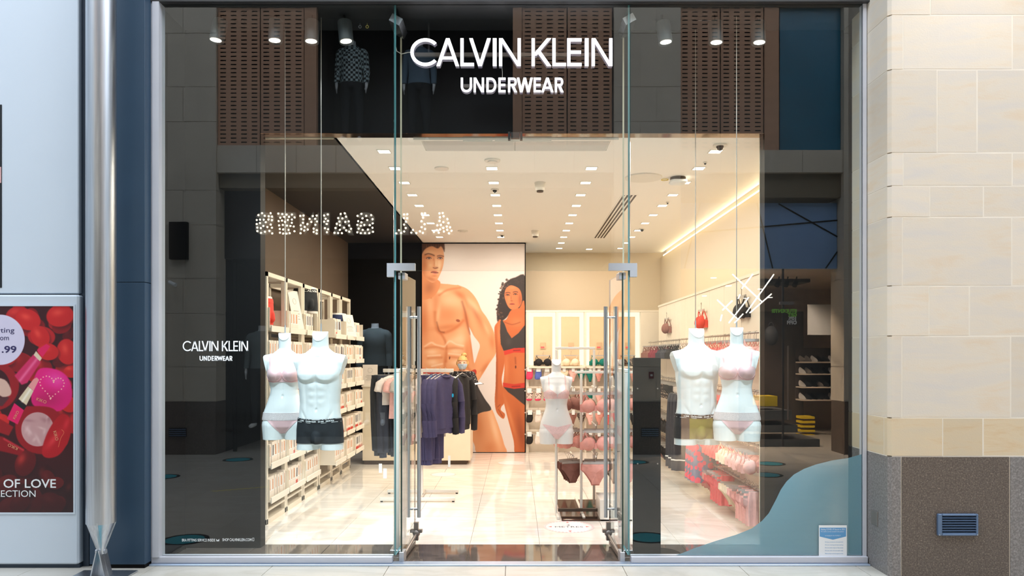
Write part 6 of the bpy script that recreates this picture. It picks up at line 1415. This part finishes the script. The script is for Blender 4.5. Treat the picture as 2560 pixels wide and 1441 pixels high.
for ci, (px, y, m1, m2, m3) in enumerate(cols):
    for ri, (py, kind) in enumerate(((968, 'bra'), (1062, 'bra'), (1140, 'brief'))):
        mk = (m1, m1 if ci != 1 else 'rose', m3)[ri]; proto = None
        hk = MB().box((PX(px, y)-.006, y-.06, PZ(py, y)-.006), (PX(px, y)+.006, y+.34, PZ(py, y))); obj('arm', hk, M['whitemetal'], ls_)
        for k in range(4):
            mk2 = mk if k < 2 else m2
            lab = '%s %s on the %s row, %s, %s from the front' % ({'rose':'rose pink','taupe':'taupe','mauve':'mauve brown','blush':'blush'}[mk2], 'bra' if kind == 'bra' else 'briefs', ('upper','middle','lower')[ri], cn[ci], ('first','second','third','fourth')[k])
            t = (bra_item if kind == 'bra' else brief_item)(mk2, lab, 'lingerie on the white stand')
            put(t, (PX(px, y)+.012*k*(-1 if ci%2 else 1), y-.04+.075*k, PZ(py, y)), (.05, -.18, .12, .3)[k]*(1 if ci%2 else -1)+(.1 if ci == 0 else .25)); t.scale = (1.0,)*3 if ci else (1.06,)*3
a = mannequin('female_mannequin', FEMW, 1391, 896, 7.32, .06, 'white female torso in thin pink bra and tanga on the lingerie stand', .97, cable=False)
a.location.z += 0
M['sheer'] = mat('sheer_pink_mesh', (232,196,194), .7, var=.1, scale=100)
obj('bra', shell(FEMW, lambda p: np.where(np.minimum.reduce([.05-np.abs(np.abs(p[:,0])-.068)+.0, .46-p[:,2]-.9*np.abs(np.abs(p[:,0])-.075), p[:,2]-.375]) > -1, np.maximum.reduce([np.minimum.reduce([.062-np.abs(np.abs(p[:,0])-.068), .475-p[:,2]-.75*np.abs(np.abs(p[:,0])-.08), p[:,2]-.378, np.where(p[:,1] < .02, 1, -.02)]), .008-np.abs(p[:,2]-.384), np.minimum(.0045-np.abs(np.abs(p[:,0])-.083), p[:,2]-.45)]), 0), .0035), M['sheer'], a, world=False)
obj('briefs', shell(FEMW, lambda p: np.minimum(.115-.35*np.clip(.12-np.abs(p[:,0]), 0, 1)*.6-p[:,2], p[:,2]-(-.035+1.15*np.clip(np.abs(p[:,0])-.015, 0, 1))), .0035), M['sheer'], a, world=False)
obj('stand_pole', MB().tube([(-.0, .04, -.94), (-.0, .04, .0)], .012, 10), M['whitemetal'], a, world=False)
# ------------------------------------------------------------------ back wall fixture with backlit niches
yK = 12.12
bf = thing('niche_wall', 'white wall fixture of backlit niches beside the poster', 'display', (1.2, yK, 0))
zt_, zs2 = PZ(776, yK), PZ(916, yK)
xk = [1313, 1322, 1392, 1396, 1462, 1466, 1531, 1536, 1603, 1612]
obj('carcass', MB().box((PX(1313, yK), yK+.12, 0), (2.35, yK+.2, zt_)).box((PX(1313, yK), yK, zt_-.03), (2.35, yK+.2, zt_)), M['fixture'], bf)
for a, b in ((1313,1322),(1390,1396),(1461,1466),(1531,1536),(1602,1650)): obj('divider', MB().box((PX(a, yK), yK+.002, 0), (PX(b, yK), yK+.13, zt_-.032)), M['fixture'], bf)
ncol = ['cream', 'cream', 'teallace', 'leoblack']
for k, (a, b, i0, i1) in enumerate(((1322,1390,1334,1381),(1396,1461,1404,1449),(1466,1531,1475,1517),(1536,1602,1547,1589))):
    nb_ = obj('niche_glow', MB().box((PX(a, yK)+.002, yK+.11, zs2), (PX(b, yK)-.002, yK+.12, zt_-.03)), M['backlit'], bf)
    obj('niche_panel', MB().box((PX(i0, yK), yK+.05, zs2), (PX(i1, yK), yK+.1, PZ(792, yK)), 0, .003), M['niche'], bf)
    obj('niche_shelf', MB().box((PX(a, yK), yK-.12, zs2-.03), (PX(b, yK), yK+.109, zs2-.001)), M['fixture'], bf)
    tk_ = thing('price_ticket', 'tan square price ticket in the %s backlit niche' % ordn[k], 'ticket', (PX((i0+i1)/2, yK), yK+.045, PZ(873, yK)))
    obj('card', MB().box((PX(i0+17, yK), yK+.04, PZ(873, yK)), (PX(i0+31, yK), yK+.046, PZ(857, yK))), M['gold'] if 0 else M['tanc'], tk_); obj('print', MB().box((PX(i0+18, yK), yK+.038, PZ(871, yK)), (PX(i0+27, yK), yK+.04, PZ(867, yK))), M['coral'], tk_)
    b2 = bra_item(('blackcloth', 'cream', 'teallace', 'leoblack')[k], '%s bra displayed upright in the %s backlit niche' % (('black lace','cream','teal lace','dark patterned')[k], ordn[k])); put(b2, (PX((i0+i1)/2, yK), yK-.04, zs2+.235), 0)
    b2.scale = (1.05,1.2,.95)
def sock_item(mk, label, group=None):
    t = thing('socks', label, 'socks', group=group); link('hanger', HS, t)
    rings = [[(cx+w*math.cos(a), d*math.sin(a), z) for a in np.linspace(0, 2*PI, 15)[:-1]] for z, w, d, cx in ((-.235,.03,.012,-.02),(-.228,.055,.022,-.015),(-.20,.075,.03,-.008),(-.16,.078,.03,0),(-.12,.07,.026,.004),(-.08,.068,.024,.004),(-.065,.068,.02,.004))]
    obj('sock', MB().loft(rings), M[mk], t, world=False)
    obj('toe', MB().loft([[(p[0]*1.03, p[1]*1.06-.002, p[2]-.001) for p in r] for r in rings[:3]]), M['pinksock'] if mk == 'leopard' else M[mk], t, world=False); return t
xr = random.Random(21); row = 0
for py, cs in ((915, ('pinksock','bluesock','greycloth','cream','cream','blush','teallace','teallace','rose','taupe','blackcloth','mauve','rose')), (968, ('leopard','leopard','leopard','blush','mauve','taupe','rose','teallace','blush','rose','taupe','navycloth','mauve')), (1022, ('blackcloth','whitecloth','blackcloth','leoblack','leoblack','mauve','leoblack','blush','rose','coral','coral','taupe','blackcloth')), (1076, ('blackcloth','whitecloth','blackcloth','rose','mauve','rose','taupe','rose','mauve','navycloth','navycloth','blush','taupe'))):
    obj('hook_rail', MB().box((PX(1314, yK), yK-.006, PZ(py, yK)-.02), (PX(1606, yK), yK+.0+.02, PZ(py, yK)+.01)), M['fixture'], bf)
    for k, mk in enumerate(cs):
        if 3 <= k and k % 1: continue
        x = PX(1324+k*21.5, yK)
        t = (sock_item if k < 3 else brief_item)(mk, (('%s socks on hook' if k < 3 else '%s briefs on hook')+' %s of the %s hook row') % (M[mk].name.replace('_', ' ').split('.')[0], ('one','two','three','four','five','six','seven','eight','nine','ten','eleven','twelve','thirteen')[k], ('top','second','third','bottom')[row]), 'socks hung below the backlit niches' if k < 3 else 'briefs hung below the backlit niches')
        put(t, (x, yK-.06-.004*(k%2), PZ(py, yK)+.0), xr.uniform(-.2, .2)); t.scale = (.72 if k < 3 else .5, .8, .95)
        obj('ticket', MB().box((-.05,-.035,-.1), (.05,-.03,-.02)), M['vinyl'], t, world=False)
    row += 1
# ------------------------------------------------------------------ right wall: panels, rails and hanging rows
wp = thing('wall_fixture', 'cream panelled wall fixture with garment rails along the right wall', 'display', (2.4, 9, 0))
ye = [6.25+.62*k for k in range(10)]
for a, b in zip(ye[:-1], ye[1:]): obj('panel', MB().box((2.28, a+.004, .10), (2.32, b-.004, 2.36), 0, .003), M['fixture'], wp)
obj('plinth', MB().box((2.22, 6.25, 0), (2.45, 11.83, .10)), M['counter'], wp); obj('top_cap', MB().box((2.27, 6.25, 2.36), (2.45, 11.83, 2.39)), M['fixture'], wp)
for z in (1.80, 1.28, .80, .42): obj('rail', MB().tube([(2.12, 6.3, z), (2.12, 11.8, z)], .010, 8), M['hangmetal'], wp)
for a in ye[::2]:
    for z in (1.80, 1.28, .80, .42): obj('bracket', MB().box((2.12, a+.30, z-.01), (2.28, a+.32, z+.01)), M['fixture'], wp)
rr = random.Random(31)
bands = {0: ((6.4,'blush'),(7.2,'coral'),(7.9,'cream'),(8.5,'whitecloth'),(9.1,'blackcloth'),(9.9,'slate'),(10.5,'burg'),(11.1,'mauve')), 1: ((6.4,'blush'),(7.2,'coral'),(8.0,'rose'),(8.7,'whitecloth'),(9.3,'blackcloth'),(10.0,'leoblack'),(10.9,'taupe')),
         2: ((6.4,'blush'),(7.0,'cream'),(7.35,'coral'),(7.9,'lipprint'),(8.4,'cream'),(8.8,'slate'),(9.6,'blackcloth'),(10.6,'taupe')), 3: ((6.4,'blush'),(7.0,'cream'),(7.3,'coral'),(7.8,'rose'),(8.3,'cream'),(8.7,'burg'),(9.2,'blackcloth'),(10.4,'mauve'))}
zr = (1.80, 1.28, .80, .42); wn = {'blush':'blush pink','coral':'coral','cream':'cream','whitecloth':'white','blackcloth':'black','slate':'slate grey','burg':'burgundy','mauve':'mauve brown','rose':'rose','leoblack':'dark patterned','taupe':'taupe','lipprint':'pink printed'}
for r in range(4):
    y = 6.5; cnt = {}
    while y < 11.7:
        mk = [m_ for a, m_ in bands[r] if y >= a][-1]; cnt[mk] = cnt.get(mk, 0)+1
        if 8.72 < y < 9.5 and r >= 2: y += .1; continue
        if 7.9 < y < 8.35 and r == 2: y += .1; continue
        lab = '%s %s on the %s rail of the right wall' % (wn[mk], 'bra' if r in (0, 2) else 'briefs', ('top','second','third','lowest')[r]); grp = lab; o_ = 'first second third fourth fifth sixth seventh eighth ninth tenth eleventh twelfth thirteenth fourteenth fifteenth sixteenth'.split()[cnt[mk]-1]; lab = '%s %s from the entrance, %s rail of the right wall' % (o_, lab.split(' on ')[0], ('top','second','third','lowest')[r])
        t = (bra_item if r in (0, 2) else brief_item)(mk, lab, 'row of '+grp)
        put(t, (2.12+rr.uniform(-.01,.01), y, zr[r]), rr.uniform(-.35, .05)); t.scale = (1, 1, 1.05)
        y += rr.uniform(.085, .12)
def longwear(name, label, cat, mk, x, y, z0, z1, w, th, rz, folds=9, extra=None):
    t = thing(name, label, cat, (x, y, z1), rz); h = z1-z0; link('hanger', HS, t)
    obj('cloth', MB().loft(ripple([(-.06,w*.8,th*.6,.2),(-.12,w*.9,th,.6),(-h*.5,w,th,1),(-h,w*1.04,th,1.1)], folds=folds, amp=.012, seed=z0)), M[mk], t, world=False)
    if extra: obj('hem_band', MB().loft(ripple([(-h*.86,w*1.045,th+.003,1.1),(-h*.875,w*1.047,th+.003,1.1)], folds=folds, amp=.012, seed=z0)), M['vinyl'], t, world=False)
    return t
for k in range(3):
    longwear('pyjama_trousers', 'dark slate wide pyjama trousers with pale hem line, %s of three on the right wall' % ordn[k], 'trousers', 'slate', 2.06, 8.95+.17*k, .20, 1.18, .17, .05, -.2, 9, True)
    longwear('pyjama_trousers', 'pink and grey printed pyjama trousers, %s of three on the right wall' % ordn[k], 'trousers', 'lipprint', 2.06, 8.0+.13*k, .22, .84, .16, .05, -.15, 7)
for k in range(4):
    longwear('slip_top', 'coral slip hanging low on the right wall, %s of four' % ordn[k], 'top', 'coral', 2.1, 7.36+.1*k, .10, .46, .08, .025, -.2, 7)
    longwear('slip_top', 'blush slip hanging low near the portal edge, %s of four' % ordn[k], 'top', 'blush', 2.1, 6.48+.1*k, .10, .46, .08, .025, -.2, 7)
for k, (y, mk, z, lb) in enumerate(((11.0,'mauve',2.02,'small grey bra pinned on the right wall panel farthest back'),(8.95,'red',2.02,'red lace bra pinned on the right wall panel by the olive torso'),(7.35,'charcloth',2.06,'dark bra pinned on the right wall panel behind the right torso'))):
    if mk not in GC: GC[mk] = bra_meshes(M[mk])
    t = bra_item(mk, lb); put(t, (2.24, y, z+.2), -PI/2); t.scale = (1.15,1.4,1.25)
# display form heads, mid-shop stickers on the marble
def fsticker(px, py, r, lab, main=False):
    Z = EYE*F/(py-HY); x = (px-HX)*Z/F; t = thing('floor_sticker', lab, 'floor sticker', (x, Z, 0))
    obj('disc', MB().disc((x, Z, .0005), r, 48, 0, .0008), M['stickwhite'], t)
    tk = MB()
    for k in range(40):
        a = 2*PI*k/40; tk.add([(x+q*math.cos(a+e), Z+q*math.sin(a+e), .0016) for q, e in ((r*.9,-.04),(r*1.0,-.04),(r*1.0,.04),(r*.9,.04))], [(0,1,2,3)])
    obj('rim_marks', tk, M['pinkdeep'] if main else M['blush'], t, kind='stuff')
    if main:
        tt = text_mb('METRES', .068, (x, Z-.03, .0017), Matrix.Identity(4), .0001, sx=1.15); obj('print', tt, M['ink'], t)
        tt = text_mb('2', .07, (x, Z+.045, .0017), Matrix.Identity(4), .0001); obj('number_print', tt, M['ink'], t)
        for a in range(4):
            c, s = math.cos(a*PI/2), math.sin(a*PI/2); q = [(r*.82,0),(r*.68,.018),(r*.68,-.018)]; obj('arrow', MB().add([(x+u*c-v*s, Z+u*s+v*c, .0017) for u, v in q], [(0,1,2)]), M['red'], t)
M['stickwhite'] = mat('white_floor_vinyl', (240,238,240), .2, var=0)
fsticker(1422, 1318, .235, 'round white two metres sticker on the marble by the right door', True)
fsticker(1278, 1158, .2, 'round white sticker on the marble in front of the poster'); fsticker(1108, 1187, .17, 'faint round sticker on the marble near the cash desk')
